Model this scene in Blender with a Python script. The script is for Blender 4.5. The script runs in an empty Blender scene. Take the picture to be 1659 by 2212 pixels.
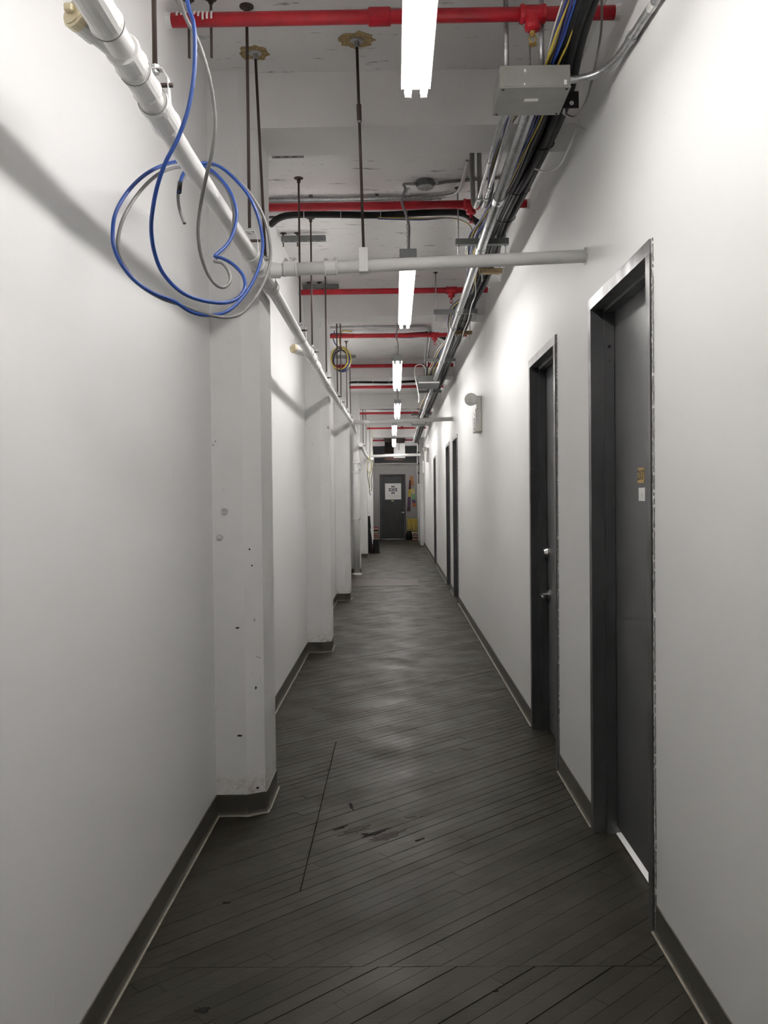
import bpy, math, random
from mathutils import Vector, Matrix
random.seed(7)
S = bpy.context.scene
COL = S.collection

# ------------------------------------------------------------------ camera
FPX, PCX, PCY = 1880.0, 829.5, 1106.0          # focal length and centre, in pixels of 1659 x 2212
VPX, VPY, ROLL = 853.0, 1072.0, math.radians(0.6)
cam_d = bpy.data.cameras.new('camera')
cam = bpy.data.objects.new('camera', cam_d)
COL.objects.link(cam)
cam_d.sensor_fit = 'VERTICAL'
cam_d.sensor_height = 36.0
cam_d.lens = FPX / 2212.0 * 36.0
cam_d.clip_start, cam_d.clip_end = 0.05, 100
_d = Vector(((VPX - PCX) / FPX, -(VPY - PCY) / FPX, 1.0)).normalized()      # corridor axis in camera space
_u = Vector((-math.sin(ROLL), math.cos(ROLL), 0.0))
_u = (_u - _d * _u.dot(_d)).normalized()
_r = _u.cross(_d)
# rows: world axes (x right, y forward, z up) written in camera space (x, y, -z forward)
M = Matrix(((_r.x, _r.y, -_r.z), (_d.x, _d.y, -_d.z), (_u.x, _u.y, -_u.z)))
cam.matrix_world = Matrix.Translation((0, 0, 1.55)) @ M.to_4x4()
S.camera = cam

# ------------------------------------------------------------------ world, exposure
w = bpy.data.worlds.new('world'); S.world = w; w.use_nodes = True
w.node_tree.nodes['Background'].inputs[0].default_value = (0.5, 0.5, 0.5, 1)
w.node_tree.nodes['Background'].inputs[1].default_value = 0.02
S.view_settings.view_transform = 'Standard'
S.view_settings.look = 'None'
S.view_settings.exposure = 1.02
S.view_settings.gamma = 1.0
S.view_settings.use_curve_mapping = False
TUBE_STRENGTH = 21.0
TUBE_COLOR = (1.0, 0.968, 0.945)
S.cycles.use_denoising = True
S.cycles.use_light_tree = False
S.cycles.max_bounces = 7
S.cycles.diffuse_bounces = 5
S.cycles.glossy_bounces = 3
S.cycles.transmission_bounces = 1
S.cycles.caustics_reflective = False
S.cycles.caustics_refractive = False
S.cycles.use_adaptive_sampling = True
S.cycles.adaptive_threshold = 0.04
S.cycles.adaptive_min_samples = 16
S.cycles.debug_use_spatial_splits = True

# ------------------------------------------------------------------ materials
def new_mat(name):
    m = bpy.data.materials.new(name); m.use_nodes = True
    nt = m.node_tree
    return m, nt, nt.nodes['Principled BSDF']

def node(nt, t, **kw):
    n = nt.nodes.new(t)
    for k, v in kw.items():
        if hasattr(n, k): setattr(n, k, v)
        else: n.inputs[k].default_value = v
    return n

def ramp(nt, src, p0, c0, p1, c1):
    r = nt.nodes.new('ShaderNodeValToRGB')
    r.color_ramp.elements[0].position = p0; r.color_ramp.elements[0].color = c0
    r.color_ramp.elements[1].position = p1; r.color_ramp.elements[1].color = c1
    nt.links.new(src, r.inputs[0])
    return r

def mixc(nt, fac, a, b, mode='MIX'):
    n = nt.nodes.new('ShaderNodeMix'); n.data_type = 'RGBA'; n.blend_type = mode
    for sock, v in ((n.inputs[0], fac), (n.inputs[6], a), (n.inputs[7], b)):
        if hasattr(v, 'links'): nt.links.new(v, sock)
        elif isinstance(v, (int, float)): sock.default_value = v
        else: sock.default_value = (*v[:3], 1)
    return n.outputs[2]

def coords(nt, scale=(1, 1, 1)):
    g = nt.nodes.new('ShaderNodeNewGeometry')
    mp = nt.nodes.new('ShaderNodeMapping'); mp.inputs['Scale'].default_value = scale
    nt.links.new(g.outputs['Position'], mp.inputs[0])
    return mp.outputs[0]

def noise(nt, vec, scale, detail=3, rough=0.55):
    n = nt.nodes.new('ShaderNodeTexNoise')
    n.inputs['Scale'].default_value = scale; n.inputs['Detail'].default_value = detail
    n.inputs['Roughness'].default_value = rough
    nt.links.new(vec, n.inputs['Vector'])
    return n.outputs[0]

def bump(nt, bsdf, height, strength=0.2, dist=0.01):
    b = nt.nodes.new('ShaderNodeBump'); b.inputs['Strength'].default_value = strength
    b.inputs['Distance'].default_value = dist
    nt.links.new(height, b.inputs['Height']); nt.links.new(b.outputs[0], bsdf.inputs['Normal'])

def simple(name, col, rough=0.5, metal=0.0, var=0.12, vscale=9.0, bump_s=0.0, bscale=60.0, spec=0.5):
    m, nt, b = new_mat(name)
    v = coords(nt)
    lo = tuple(c * (1 - var) for c in col); hi = tuple(min(1, c * (1 + var)) for c in col)
    r = ramp(nt, noise(nt, v, vscale, 4), 0.3, (*lo, 1), 0.7, (*hi, 1))
    nt.links.new(r.outputs[0], b.inputs['Base Color'])
    b.inputs['Roughness'].default_value = rough; b.inputs['Metallic'].default_value = metal
    b.inputs['Specular IOR Level'].default_value = spec
    if bump_s: bump(nt, b, noise(nt, v, bscale, 3), bump_s, 0.004)
    return m

def wall_mat(name, col, rough, spots, bump_s, spec=0.5):
    """Rolled wall paint: faint roller mottling, a few scuffs."""
    m, nt, b = new_mat(name)
    v = coords(nt)
    big = ramp(nt, noise(nt, v, 1.3, 3), 0.3, (*[c * .965 for c in col], 1), 0.7, (*col, 1))
    scv = coords(nt, (9, 9, 2.2))
    sc = ramp(nt, noise(nt, scv, 1.0, 3, .7), 0.27, (1, 1, 1, 1), 0.30, (0, 0, 0, 1))
    f = nt.nodes.new('ShaderNodeMath'); f.operation = 'MULTIPLY'; f.inputs[1].default_value = spots
    nt.links.new(sc.outputs[0], f.inputs[0])
    c = mixc(nt, f.outputs[0], big.outputs[0], tuple(x * .6 for x in col))
    nt.links.new(c, b.inputs['Base Color'])
    b.inputs['Roughness'].default_value = rough
    b.inputs['Specular IOR Level'].default_value = spec
    return m

def plaster_mat(name, col, stain, flake=(14, 30, 14), lo=0.285):
    """Old painted concrete: form marks, flaked dark specks, rust-brown stains near the floor."""
    m, nt, b = new_mat(name)
    v = coords(nt)
    base = ramp(nt, noise(nt, v, 2.2, 5), 0.3, (*[c * .93 for c in col], 1), 0.72, (*col, 1))
    sv = coords(nt, flake)
    sp = ramp(nt, noise(nt, sv, 1.0, 4, .66), lo, (1, 1, 1, 1), lo + .03, (0, 0, 0, 1))
    c = mixc(nt, sp.outputs[0], base.outputs[0], tuple(x * .42 for x in col))
    if stain:
        # brown water stains low on the concrete: broken patches
        g = nt.nodes.new('ShaderNodeNewGeometry'); sx = nt.nodes.new('ShaderNodeSeparateXYZ')
        nt.links.new(g.outputs['Position'], sx.inputs[0])
        mr = nt.nodes.new('ShaderNodeMapRange'); mr.inputs[1].default_value = 0.10; mr.inputs[2].default_value = 0.24
        mr.inputs[3].default_value = 0.85; mr.inputs[4].default_value = 0.0
        nt.links.new(sx.outputs[2], mr.inputs[0])
        nn = ramp(nt, noise(nt, v, 26, 5, .7), 0.46, (0, 0, 0, 1), 0.66, (1, 1, 1, 1))
        mu = nt.nodes.new('ShaderNodeMath'); mu.operation = 'MULTIPLY'
        nt.links.new(mr.outputs[0], mu.inputs[0]); nt.links.new(nn.outputs[0], mu.inputs[1])
        c = mixc(nt, mu.outputs[0], c, (0.36, 0.26, 0.17))
    nt.links.new(c, b.inputs['Base Color'])
    b.inputs['Roughness'].default_value = 0.62
    bump(nt, b, noise(nt, v, 38, 3, .65), 0.22, 0.006)
    return m

def floor_mat(name):
    """Grey floor paint on narrow boards, rubbed through to brown, scuffed."""
    m, nt, b = new_mat(name)
    v = coords(nt)
    oi = nt.nodes.new('ShaderNodeObjectInfo'); ge = nt.nodes.new('ShaderNodeNewGeometry')
    ad = nt.nodes.new('ShaderNodeMath'); ad.operation = 'ADD'
    nt.links.new(oi.outputs['Random'], ad.inputs[0]); nt.links.new(ge.outputs['Random Per Island'], ad.inputs[1])
    fr = nt.nodes.new('ShaderNodeMath'); fr.operation = 'FRACT'; nt.links.new(ad.outputs[0], fr.inputs[0])
    tone = ramp(nt, fr.outputs[0], 0.0, (0.044, 0.039, 0.030, 1), 1.0, (0.060, 0.054, 0.043, 1))
    big = ramp(nt, noise(nt, v, 1.7, 4), 0.35, (0.78, 0.80, 0.74, 1), 0.68, (1.12, 1.10, 1.06, 1))
    c = mixc(nt, 1.0, tone.outputs[0], big.outputs[0], 'MULTIPLY')
    # long scratches along the boards
    mp = nt.nodes.new('ShaderNodeMapping'); mp.inputs['Rotation'].default_value = (0, 0, math.radians(-44))
    mp.inputs['Scale'].default_value = (3.0, 60, 1)
    nt.links.new(ge.outputs['Position'], mp.inputs[0])
    st = ramp(nt, noise(nt, mp.outputs[0], 1.0, 3, .65), 0.60, (0, 0, 0, 1), 0.74, (.55, .55, .55, 1))
    c = mixc(nt, st.outputs[0], c, (0.027, 0.023, 0.019))
    wear = ramp(nt, noise(nt, v, 6.0, 4, .72), 0.56, (0, 0, 0, 1), 0.74, (0.65, 0.65, 0.65, 1))
    c = mixc(nt, wear.outputs[0], c, (0.046, 0.033, 0.027))
    nt.links.new(c, b.inputs['Base Color'])
    rr = ramp(nt, noise(nt, v, 3.0, 4), 0.35, (0.36, .36, .36, 1), 0.7, (0.56, .56, .56, 1))
    nt.links.new(rr.outputs[0], b.inputs['Roughness'])
    b.inputs['Specular IOR Level'].default_value = 0.16
    bump(nt, b, noise(nt, mp.outputs[0], 1.6, 2), 0.14, 0.004)
    return m

def galv_mat(name, col=(0.46, 0.47, 0.47), rough=0.36):
    m, nt, b = new_mat(name)
    v = coords(nt)
    vo = nt.nodes.new('ShaderNodeTexVoronoi'); vo.inputs['Scale'].default_value = 90
    nt.links.new(v, vo.inputs['Vector'])
    r = ramp(nt, vo.outputs['Color'], 0.1, (*[c * .8 for c in col], 1), 0.9, (*[min(1, c * 1.15) for c in col], 1))
    nt.links.new(r.outputs[0], b.inputs['Base Color'])
    b.inputs['Metallic'].default_value = 0.85; b.inputs['Roughness'].default_value = rough
    return m

def steel_mat(name, col, rough, metal):
    """Bare mill-scale steel: cloudy, rubbed."""
    m, nt, b = new_mat(name)
    v = coords(nt, (1, 1, .5))
    r = ramp(nt, noise(nt, v, 5, 4, .6), 0.3, (*[c * .8 for c in col], 1), 0.72, (*[c * 1.2 for c in col], 1))
    nt.links.new(r.outputs[0], b.inputs['Base Color'])
    q = ramp(nt, noise(nt, v, 11, 4), 0.3, (rough - .08,) * 3 + (1,), 0.7, (rough + .12,) * 3 + (1,))
    nt.links.new(q.outputs[0], b.inputs['Roughness'])
    b.inputs['Metallic'].default_value = metal
    return m

MT = {}
MT['wall_l'] = wall_mat('paint_white_left_wall', (0.81, 0.81, 0.81), 0.50, 0.10, 0.05, .35)
MT['wall_r'] = wall_mat('paint_white_right_wall', (0.745, 0.745, 0.735), 0.50, 0.08, 0.05, .3)
MT['wall_e'] = wall_mat('paint_grey_end_wall', (0.31, 0.30, 0.295), 0.6, 0.2, 0.05)
MT['wall_d'] = wall_mat('paint_dark_grey_wall', (0.42, 0.42, 0.42), 0.7, 0.2, 0.05)
MT['concrete'] = plaster_mat('painted_concrete', (0.78, 0.765, 0.755), False, (5, 24, 8), 0.342)
MT['beam'] = plaster_mat('painted_concrete_beam', (0.78, 0.765, 0.755), False, (8, 8, 30), 0.24)
MT['column'] = plaster_mat('painted_concrete_column', (0.76, 0.755, 0.75), True)
MT['floor'] = floor_mat('worn_grey_floor_paint')
MT['subfloor'] = simple('subfloor_black', (0.012, 0.011, 0.010), 0.9)
MT['base'] = simple('vinyl_cove_base', (0.088, 0.081, 0.066), 0.42, 0, .12, 5)
MT['toe'] = simple('worn_base_edge', (0.32, 0.29, 0.23), 0.6, 0, .25, 30)
MT['pipe'] = simple('white_pipe_paint', (0.72, 0.715, 0.70), 0.42, 0, .05, 8, .15, 40)
MT['pipe_y'] = simple('yellowed_plastic', (0.66, 0.58, 0.38), 0.45, 0, .1, 12)
MT['red'] = simple('red_enamel', (0.47, 0.014, 0.026), 0.38, 0, .18, 14)
MT['galv'] = galv_mat('galvanised_conduit')
MT['strut'] = steel_mat('dark_strut_steel', (0.20, 0.21, 0.21), .5, .5)
MT['boxpaint'] = simple('grey_box_enamel', (0.255, 0.25, 0.232), 0.42, 0.15, .10, 10)
MT['rod'] = steel_mat('rusty_threaded_rod', (0.085, 0.062, 0.052), .6, .4)
MT['frame'] = steel_mat('raw_steel_door_frame', (0.12, 0.12, 0.122), .36, .5)
MT['header'] = steel_mat('bright_steel_door_header', (0.27, 0.27, 0.27), .36, .7)
MT['leaf'] = simple('grey_primed_door', (0.118, 0.118, 0.122), .42, .1, .10, 3.0)
MT['leaf_dark'] = steel_mat('dark_grey_door', (0.060, 0.060, 0.062), .5, .1)
MT['chrome'] = simple('satin_chrome', (0.62, 0.62, 0.61), 0.25, 1.0, .05)
MT['black'] = simple('black_jacket', (0.009, 0.009, 0.010), 0.5, 0, .3, 20, spec=.3)
MT['blue'] = simple('blue_jacket', (0.013, 0.055, 0.25), 0.4, 0, .1, 20)
MT['dblue'] = simple('dark_blue_jacket', (0.020, 0.030, 0.15), 0.4, 0, .1, 20)
MT['yellow'] = simple('yellow_jacket', (0.58, 0.44, 0.055), 0.4, 0, .1, 20)
MT['paley'] = simple('pale_yellow_jacket', (0.50, 0.45, 0.24), 0.45, 0, .15, 20)
MT['greyc'] = simple('grey_jacket', (0.185, 0.18, 0.175), 0.4, 0, .1, 20)
MT['whitec'] = simple('white_jacket', (0.62, 0.61, 0.58), 0.4, 0, .1, 20)
MT['flex'] = simple('flexible_conduit', (0.30, 0.30, 0.295), 0.4, .5, .2, 120)
MT['enamel'] = simple('white_enamel', (0.78, 0.78, 0.77), 0.35, 0, .03)
MT['ochre'] = simple('torn_ochre_paint', (0.36, 0.26, 0.12), 0.8, 0, .4, 60)
MT['wood'] = simple('raw_wood', (0.30, 0.21, 0.11), 0.7, 0, .3, 40)
MT['brass'] = simple('brass_plate', (0.46, 0.30, 0.085), 0.42, .35, .12, 30)
MT['ink'] = simple('black_ink', (0.015, 0.014, 0.014), 0.6)
MT['paper'] = simple('white_paper', (0.74, 0.73, 0.71), 0.7, 0, .03)
MT['print'] = simple('grey_print', (0.14, 0.13, 0.15), 0.8)
MT['lens'] = simple('frosted_lens', (0.62, 0.62, 0.59), 0.25, 0, .2, 30)
MT['beige'] = simple('emergency_light_plastic', (0.62, 0.61, 0.57), 0.4, 0, .03)
MT['caulk'] = simple('rough_caulk', (0.55, 0.54, 0.52), 0.8, 0, .5, 70)
MT['smear'] = simple('paint_smear', (0.22, 0.22, 0.215), 0.7, 0, .5, 40)
MT['brown'] = simple('brown_casing', (0.25, 0.20, 0.18), 0.6, 0, .15, 6)
MT['pinkish'] = simple('dusty_pink_casing', (0.36, 0.23, 0.205), 0.6, 0, .15, 6)
MT['cap'] = simple('grey_endcap', (0.40, 0.41, 0.42), 0.5)
for k, c in {'c_orange': (.42, .20, .075), 'c_maroon': (.085, .015, .025), 'c_yellow': (.52, .38, .06),
             'c_purple': (.10, .055, .12), 'c_brown': (.075, .05, .04), 'c_grey': (.28, .27, .26),
             'c_green': (.20, .36, .20), 'c_rust': (.40, .12, .04), 'c_sand': (.52, .44, .20),
             'c_red': (.24, .045, .035), 'c_cream': (.55, .48, .38)}.items():
    MT[k] = simple(k, c, 0.8, 0, .15, 12)
mt, nt_, b_ = new_mat('fluorescent_tube_lit')
b_.inputs['Base Color'].default_value = (.8, .8, .8, 1)
b_.inputs['Emission Color'].default_value = (*TUBE_COLOR, 1)
b_.inputs['Emission Strength'].default_value = TUBE_STRENGTH
MT['tube'] = mt

# ------------------------------------------------------------------ geometry helpers
class MB:
    """Collects shapes; build() links them as ONE mesh object."""
    def __init__(s): s.v = []; s.f = []; s.sm = []
    def add(s, verts, faces, smooth=False):
        o = len(s.v); s.v += [tuple(p) for p in verts]
        for f in faces: s.f.append(tuple(i + o for i in f)); s.sm.append(smooth)
        return s
    def box(s, x0, x1, y0, y1, z0, z1):
        v = [(x, y, z) for z in (z0, z1) for y in (y0, y1) for x in (x0, x1)]
        return s.add(v, [(0, 2, 3, 1), (4, 5, 7, 6), (0, 1, 5, 4), (2, 6, 7, 3), (0, 4, 6, 2), (1, 3, 7, 5)])
    def bbox(s, x0, x1, y0, y1, z0, z1, c=0.003):
        """box with chamfered vertical+horizontal edges (24 verts)"""
        v = []; f = []
        cx, cy, cz = (x0 + x1) / 2, (y0 + y1) / 2, (z0 + z1) / 2
        idx = {}
        for sx in (0, 1):
            for sy in (0, 1):
                for sz in (0, 1):
                    p = [(x0, x1)[sx], (y0, y1)[sy], (z0, z1)[sz]]
                    q = [c if i == 0 else -c for i in (sx, sy, sz)]
                    for a in range(3):
                        t = [p[i] + (0 if i == a else q[i]) for i in range(3)]
                        idx[(sx, sy, sz, a)] = len(v); v.append(tuple(t))
        for a in range(3):
            b, d = [(1, 2), (2, 0), (0, 1)][a]
            for sa in (0, 1):
                ring = []
                for (tb, td) in ((0, 0), (1, 0), (1, 1), (0, 1)):
                    k = [0, 0, 0]; k[a] = sa; k[b] = tb; k[d] = td
                    ring.append(idx[(k[0], k[1], k[2], a)])
                f.append(ring if sa else ring[::-1])
            for tb in (0, 1):
                for td in (0, 1):
                    k0 = [0, 0, 0]; k1 = [1, 1, 1]
                    k0[b] = k1[b] = tb; k0[d] = k1[d] = td; k0[a] = 0; k1[a] = 1
                    q = [idx[(*k0, b)], idx[(*k1, b)], idx[(*k1, d)], idx[(*k0, d)]]
                    f.append(q if (tb ^ td) else q[::-1])
        for sx in (0, 1):
            for sy in (0, 1):
                for sz in (0, 1):
                    t = [idx[(sx, sy, sz, a)] for a in range(3)]
                    f.append(t if (sx + sy + sz) % 2 else t[::-1])
        return s.add(v, f)
    def prism(s, poly, z0, z1):
        n = len(poly)
        v = [(x, y, z0) for x, y in poly] + [(x, y, z1) for x, y in poly]
        f = [tuple(range(n))[::-1], tuple(range(n, 2 * n))] + [(i, (i + 1) % n, n + (i + 1) % n, n + i) for i in range(n)]
        return s.add(v, f)
    def tube(s, pts, r, seg=10, cap=True):
        """sweep a circle (radius number or list) along pts"""
        P = [Vector(p) for p in pts]; n = len(P)
        rr = r if isinstance(r, (list, tuple)) else [r] * n
        T = []
        for i in range(n):
            a = P[max(i - 1, 0)]; b = P[min(i + 1, n - 1)]
            t = (b - a); T.append(t.normalized() if t.length > 1e-9 else Vector((0, 0, 1)))
        up = Vector((0, 0, 1)) if abs(T[0].z) < .9 else Vector((1, 0, 0))
        N = (up - T[0] * up.dot(T[0])).normalized()
        v = []
        for i in range(n):
            N = (N - T[i] * N.dot(T[i]))
            N = N.normalized() if N.length > 1e-6 else T[i].orthogonal().normalized()
            B = T[i].cross(N)
            for k in range(seg):
                a = 2 * math.pi * k / seg
                v.append(P[i] + (N * math.cos(a) + B * math.sin(a)) * rr[i])
        f = [(i * seg + k, i * seg + (k + 1) % seg, (i + 1) * seg + (k + 1) % seg, (i + 1) * seg + k)
             for i in range(n - 1) for k in range(seg)]
        o = len(s.v)
        s.add(v, f, True)
        if cap:
            s.f.append(tuple(o + k for k in range(seg))[::-1]); s.sm.append(False)
            s.f.append(tuple(o + (n - 1) * seg + k for k in range(seg))); s.sm.append(False)
        return s
    def lathe(s, origin, axis, prof, seg=16):
        """prof: list of (distance along axis, radius)"""
        o = Vector(origin); a = Vector(axis).normalized()
        pts = [o + a * d for d, _ in prof]
        n = len(prof); N = a.orthogonal().normalized(); B = a.cross(N)
        v = [pts[i] + (N * math.cos(2 * math.pi * k / seg) + B * math.sin(2 * math.pi * k / seg)) * prof[i][1]
             for i in range(n) for k in range(seg)]
        f = [(i * seg + k, i * seg + (k + 1) % seg, (i + 1) * seg + (k + 1) % seg, (i + 1) * seg + k)
             for i in range(n - 1) for k in range(seg)]
        q = len(s.v)
        s.add(v, f, False)
        s.f.append(tuple(q + k for k in range(seg))[::-1]); s.sm.append(False)
        s.f.append(tuple(q + (n - 1) * seg + k for k in range(seg))); s.sm.append(False)
        return s
    def ring(s, c, axis, R, r, seg=20, rs=6, a0=0.0, a1=2 * math.pi):
        a = Vector(axis).normalized(); N = a.orthogonal().normalized(); B = a.cross(N); c = Vector(c)
        full = abs(a1 - a0 - 2 * math.pi) < 1e-6
        pts = [c + (N * math.cos(a0 + (a1 - a0) * k / seg) + B * math.sin(a0 + (a1 - a0) * k / seg)) * R for k in range(seg + 1)]
        return s.tube(pts, r, rs, not full)
    def build(s, name, mat, parent=None):
        me = bpy.data.meshes.new(name)
        me.from_pydata(s.v, [], s.f)
        me.polygons.foreach_set('use_smooth', s.sm)
        me.materials.append(MT[mat] if isinstance(mat, str) else mat)
        me.update()
        o = bpy.data.objects.new(name, me); COL.objects.link(o)
        if parent: adopt(o, parent)
        return o

def adopt(o, parent):
    """parent o while its geometry stays where it stands (meshes are written in world coordinates)"""
    o.parent = parent
    loc = Vector((0, 0, 0)); p = parent
    while p is not None: loc += p.location; p = p.parent
    o.location = -loc

def thing(name, loc, label, cat, group=None, kind=None):
    o = bpy.data.objects.new(name, None); COL.objects.link(o)
    o.empty_display_size = 0.05
    o.location = loc
    return tag(o, label, cat, group, kind)

def tag(o, label, cat, group=None, kind=None):
    o['label'] = label; o['category'] = cat
    if group: o['group'] = group
    if kind: o['kind'] = kind
    return o

def spline(pts, step=6):
    """Catmull-Rom through pts"""
    P = [Vector(p) for p in pts]; out = []
    for i in range(len(P) - 1):
        p0 = P[max(i - 1, 0)]; p1 = P[i]; p2 = P[i + 1]; p3 = P[min(i + 2, len(P) - 1)]
        for k in range(step):
            t = k / step
            out.append(0.5 * ((2 * p1) + (p2 - p0) * t + (2 * p0 - 5 * p1 + 4 * p2 - p3) * t * t + (3 * p1 - p0 - 3 * p2 + p3) * t ** 3))
    out.append(P[-1])
    return out

def text_mesh(name, body, size, mat, loc, rot, parent, depth=0.0006):
    cu = bpy.data.curves.new(name, 'FONT'); cu.body = body; cu.size = size
    cu.align_x = 'CENTER'; cu.align_y = 'CENTER'; cu.extrude = depth
    tmp = bpy.data.objects.new(name + '_tmp', cu)
    me = bpy.data.meshes.new_from_object(tmp)
    bpy.data.objects.remove(tmp)
    me.transform(Matrix.Translation(loc) @ rot.to_4x4())
    me.materials.clear(); me.materials.append(MT[mat])
    o = bpy.data.objects.new(name, me); COL.objects.link(o)
    adopt(o, parent)
    return o

# ------------------------------------------------------------------ measures of the corridor
XL, XR = -0.885, 0.905           # wall faces
Y0, Y1 = -4.0, 31.35             # behind the camera, end wall
ZC, ZB = 3.60, 3.335             # slab, beam soffit
PITCH = 4.42
BEAMS = [4.23 + PITCH * k for k in range(-1, 7)]
COLS = [(4.205, -0.648), (8.64, -0.655), (12.96, -0.684), (17.36, -0.700), (21.95, -0.703), (26.35, -0.665)]
DOORS = [(3.055, 4.02), (4.85, 5.80), (12.48, 13.45), (14.28, 15.25), (19.1, 20.07)]
ZD = 2.436

# ------------------------------------------------------------------ floor: narrow diagonal boards
fl = MB().box(-1.0, 1.7, Y0, 36.0, -0.12, -0.016).build('floor', 'subfloor')
tag(fl, 'worn grey painted floor of narrow diagonal boards', 'floor', kind='structure')

def clip(poly, a, b, c):
    """keep the part where a*x + b*y >= c"""
    out = []
    for i in range(len(poly)):
        p, q = poly[i], poly[(i + 1) % len(poly)]
        dp = a * p[0] + b * p[1] - c; dq = a * q[0] + b * q[1] - c
        if dp >= 0: out.append(p)
        if (dp > 0 and dq < 0) or (dp < 0 and dq > 0):
            t = dp / (dp - dq); out.append((p[0] + (q[0] - p[0]) * t, p[1] + (q[1] - p[1]) * t))
    return out

def area(poly):
    return 0.5 * sum(poly[i][0] * poly[(i + 1) % len(poly)][1] - poly[(i + 1) % len(poly)][0] * poly[i][1] for i in range(len(poly)))

ANG = math.radians(43.0)
DX, DY = math.cos(ANG), math.sin(ANG)
NX, NY = -DY, DX
PW = 0.0585
SEAM_Y, SEAM_X, SEAM_A, SEAM_B = 2.842, -0.388, 3.36, 5.40
XF0, XF1, YF0, YF1 = XL + 0.002, 1.03, -1.5, Y1 - 0.005
rf = random.Random(3)
boards = []
def corridor(poly, ya, yb):
    for a, b, c in ((1, 0, XF0), (-1, 0, -XF1), (0, 1, ya), (0, -1, -yb)):
        poly = clip(poly, a, b, c)
        if len(poly) < 3: return []
    return poly
vmin = XF1 * NX + YF0 * NY - 1; vmax = XF0 * NX + YF1 * NY + 1
row = int(vmin / PW)
while row * PW < vmax:
    v0 = row * PW
    for (ya, yb, shift) in ((YF0, SEAM_Y - .0015, .021), (SEAM_Y + .0015, YF1, 0.0)):
        va = v0 + shift; vb = va + PW - rf.choice((.0006, .0008, .0009, .0011, .0013, .0016, .0021, .0034))
        yc = va / NY                                  # y where the row crosses x = 0
        uc = yc * DY
        u = uc - 2.4 - rf.random() * 1.2
        while u < uc + 2.6:
            L = 0.7 + rf.random() * 1.9
            ue = u + L - .0015
            quad = [(u * DX + va * NX, u * DY + va * NY), (ue * DX + va * NX, ue * DY + va * NY),
                    (ue * DX + vb * NX, ue * DY + vb * NY), (u * DX + vb * NX, u * DY + vb * NY)]
            u += L
            p = corridor(quad, ya, yb)
            if len(p) < 3 or area(p) < 4e-4: continue
            # the lengthwise saw cut left of the middle
            ycut = va / NY + SEAM_X * DY / DX
            if SEAM_A < ycut < SEAM_B:
                for q in (clip(p, 1, 0, SEAM_X + .002), clip(p, -1, 0, -SEAM_X + .003)):
                    if len(q) >= 3 and area(q) > 4e-4: boards.append(q)
            else: boards.append(p)
    row += 1

def plank_into(mb, poly, top):
    n = len(poly); cx = sum(p[0] for p in poly) / n; cy = sum(p[1] for p in poly) / n
    tx, ty = rf.uniform(-.0010, .0010), rf.uniform(-.0012, .0012)
    zt = [top + tx * (x - cx) + ty * (y - cy) for x, y in poly]
    v = [(x, y, -0.016) for x, y in poly] + [(x, y, z - .0006) for (x, y), z in zip(poly, zt)]
    ins = []
    for (x, y), z in zip(poly, zt):
        d = math.hypot(x - cx, y - cy) or 1
        e = .0006
        # pull the top edge in across the board
        sgn = 1 if (x - cx) * NX + (y - cy) * NY < 0 else -1
        ins.append((x + sgn * NX * e, y + sgn * NY * e, z))
    v += ins
    f = [tuple(range(2 * n, 3 * n))]
    for lv in (0, n):
        f += [(lv + i, lv + (i + 1) % n, lv + n + (i + 1) % n, lv + n + i) for i in range(n)]
    mb.add(v, f)

vis = [b for b in boards if max(p[1] for p in b) > 1.9]
vis.sort(key=lambda b: sum(p[1] for p in b) / len(b))
field = MB(); n_parts = 0
for i, b in enumerate(vis):
    top = -rf.random() * .0011
    if n_parts < 298:
        m = MB(); plank_into(m, b, top); m.build('plank', 'floor', fl); n_parts += 1
    else: plank_into(field, b, top)
for b in boards:
    if max(p[1] for p in b) <= 1.9: plank_into(field, b, -.0005)
fo = field.build('plank_field', 'floor', fl); fo['kind'] = 'stuff'
# worn pits in the boards: splintered hollow by the saw cut, gouges
def blotch(cx, cy, rx, ry, ang, mat, name, z=.0006, n=18, jag=.4, par=fl):
    r = random.Random(int(cx * 977 + cy * 331)); pts = []
    for k in range(n):
        a = 2 * math.pi * k / n; q = 1 - jag * r.random()
        x, y = rx * q * math.cos(a), ry * q * math.sin(a)
        pts.append((cx + x * math.cos(ang) - y * math.sin(ang), cy + x * math.sin(ang) + y * math.cos(ang)))
    return MB().prism(pts, z - .002, z).build(name, mat, par)
MT['pit'] = simple('splintered_hollow', (0.010, 0.008, 0.007), .95, 0, .5, 120)
MT['worn'] = simple('bare_worn_wood', (0.036, 0.024, 0.020), .7, 0, .4, 70)
for a in ((-.10, 3.985, .10, .020, ANG, 'pit'), (-.05, 3.95, .12, .045, ANG, 'worn'), (-.20, 4.02, .11, .035, ANG, 'worn'), (-.235, 4.33, .012, .075, .15, 'pit'),
          (.095, 3.90, .035, .010, ANG, 'pit'), (.06, 4.18, .035, .012, .3, 'worn'), (.13, 4.20, .03, .012, .9, 'worn'),
          (-.60, 2.60, .03, .022, .3, 'pit'), (-.155, 3.97, .018, .012, 0, 'pit'), (-.27, 4.05, .05, .012, ANG, 'pit'),
          (-.50, 2.52, .012, .006, .3, 'pit'), (.30, 2.70, .01, .006, .3, 'pit'), (-.66, 3.30, .02, .012, 0, 'pit')):
    blotch(a[0], a[1], a[2], a[3], a[4], a[5], 'worn_hollow', .0009 if a[5] == 'pit' else .0004, 26, .6)
fp = MB()
fp.prism([(-.72, 14.95), (.40, 15.05), (.40, 16.25), (.05, 16.1), (-.35, 16.35), (-.72, 16.2)], .0005, .0035)
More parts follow.
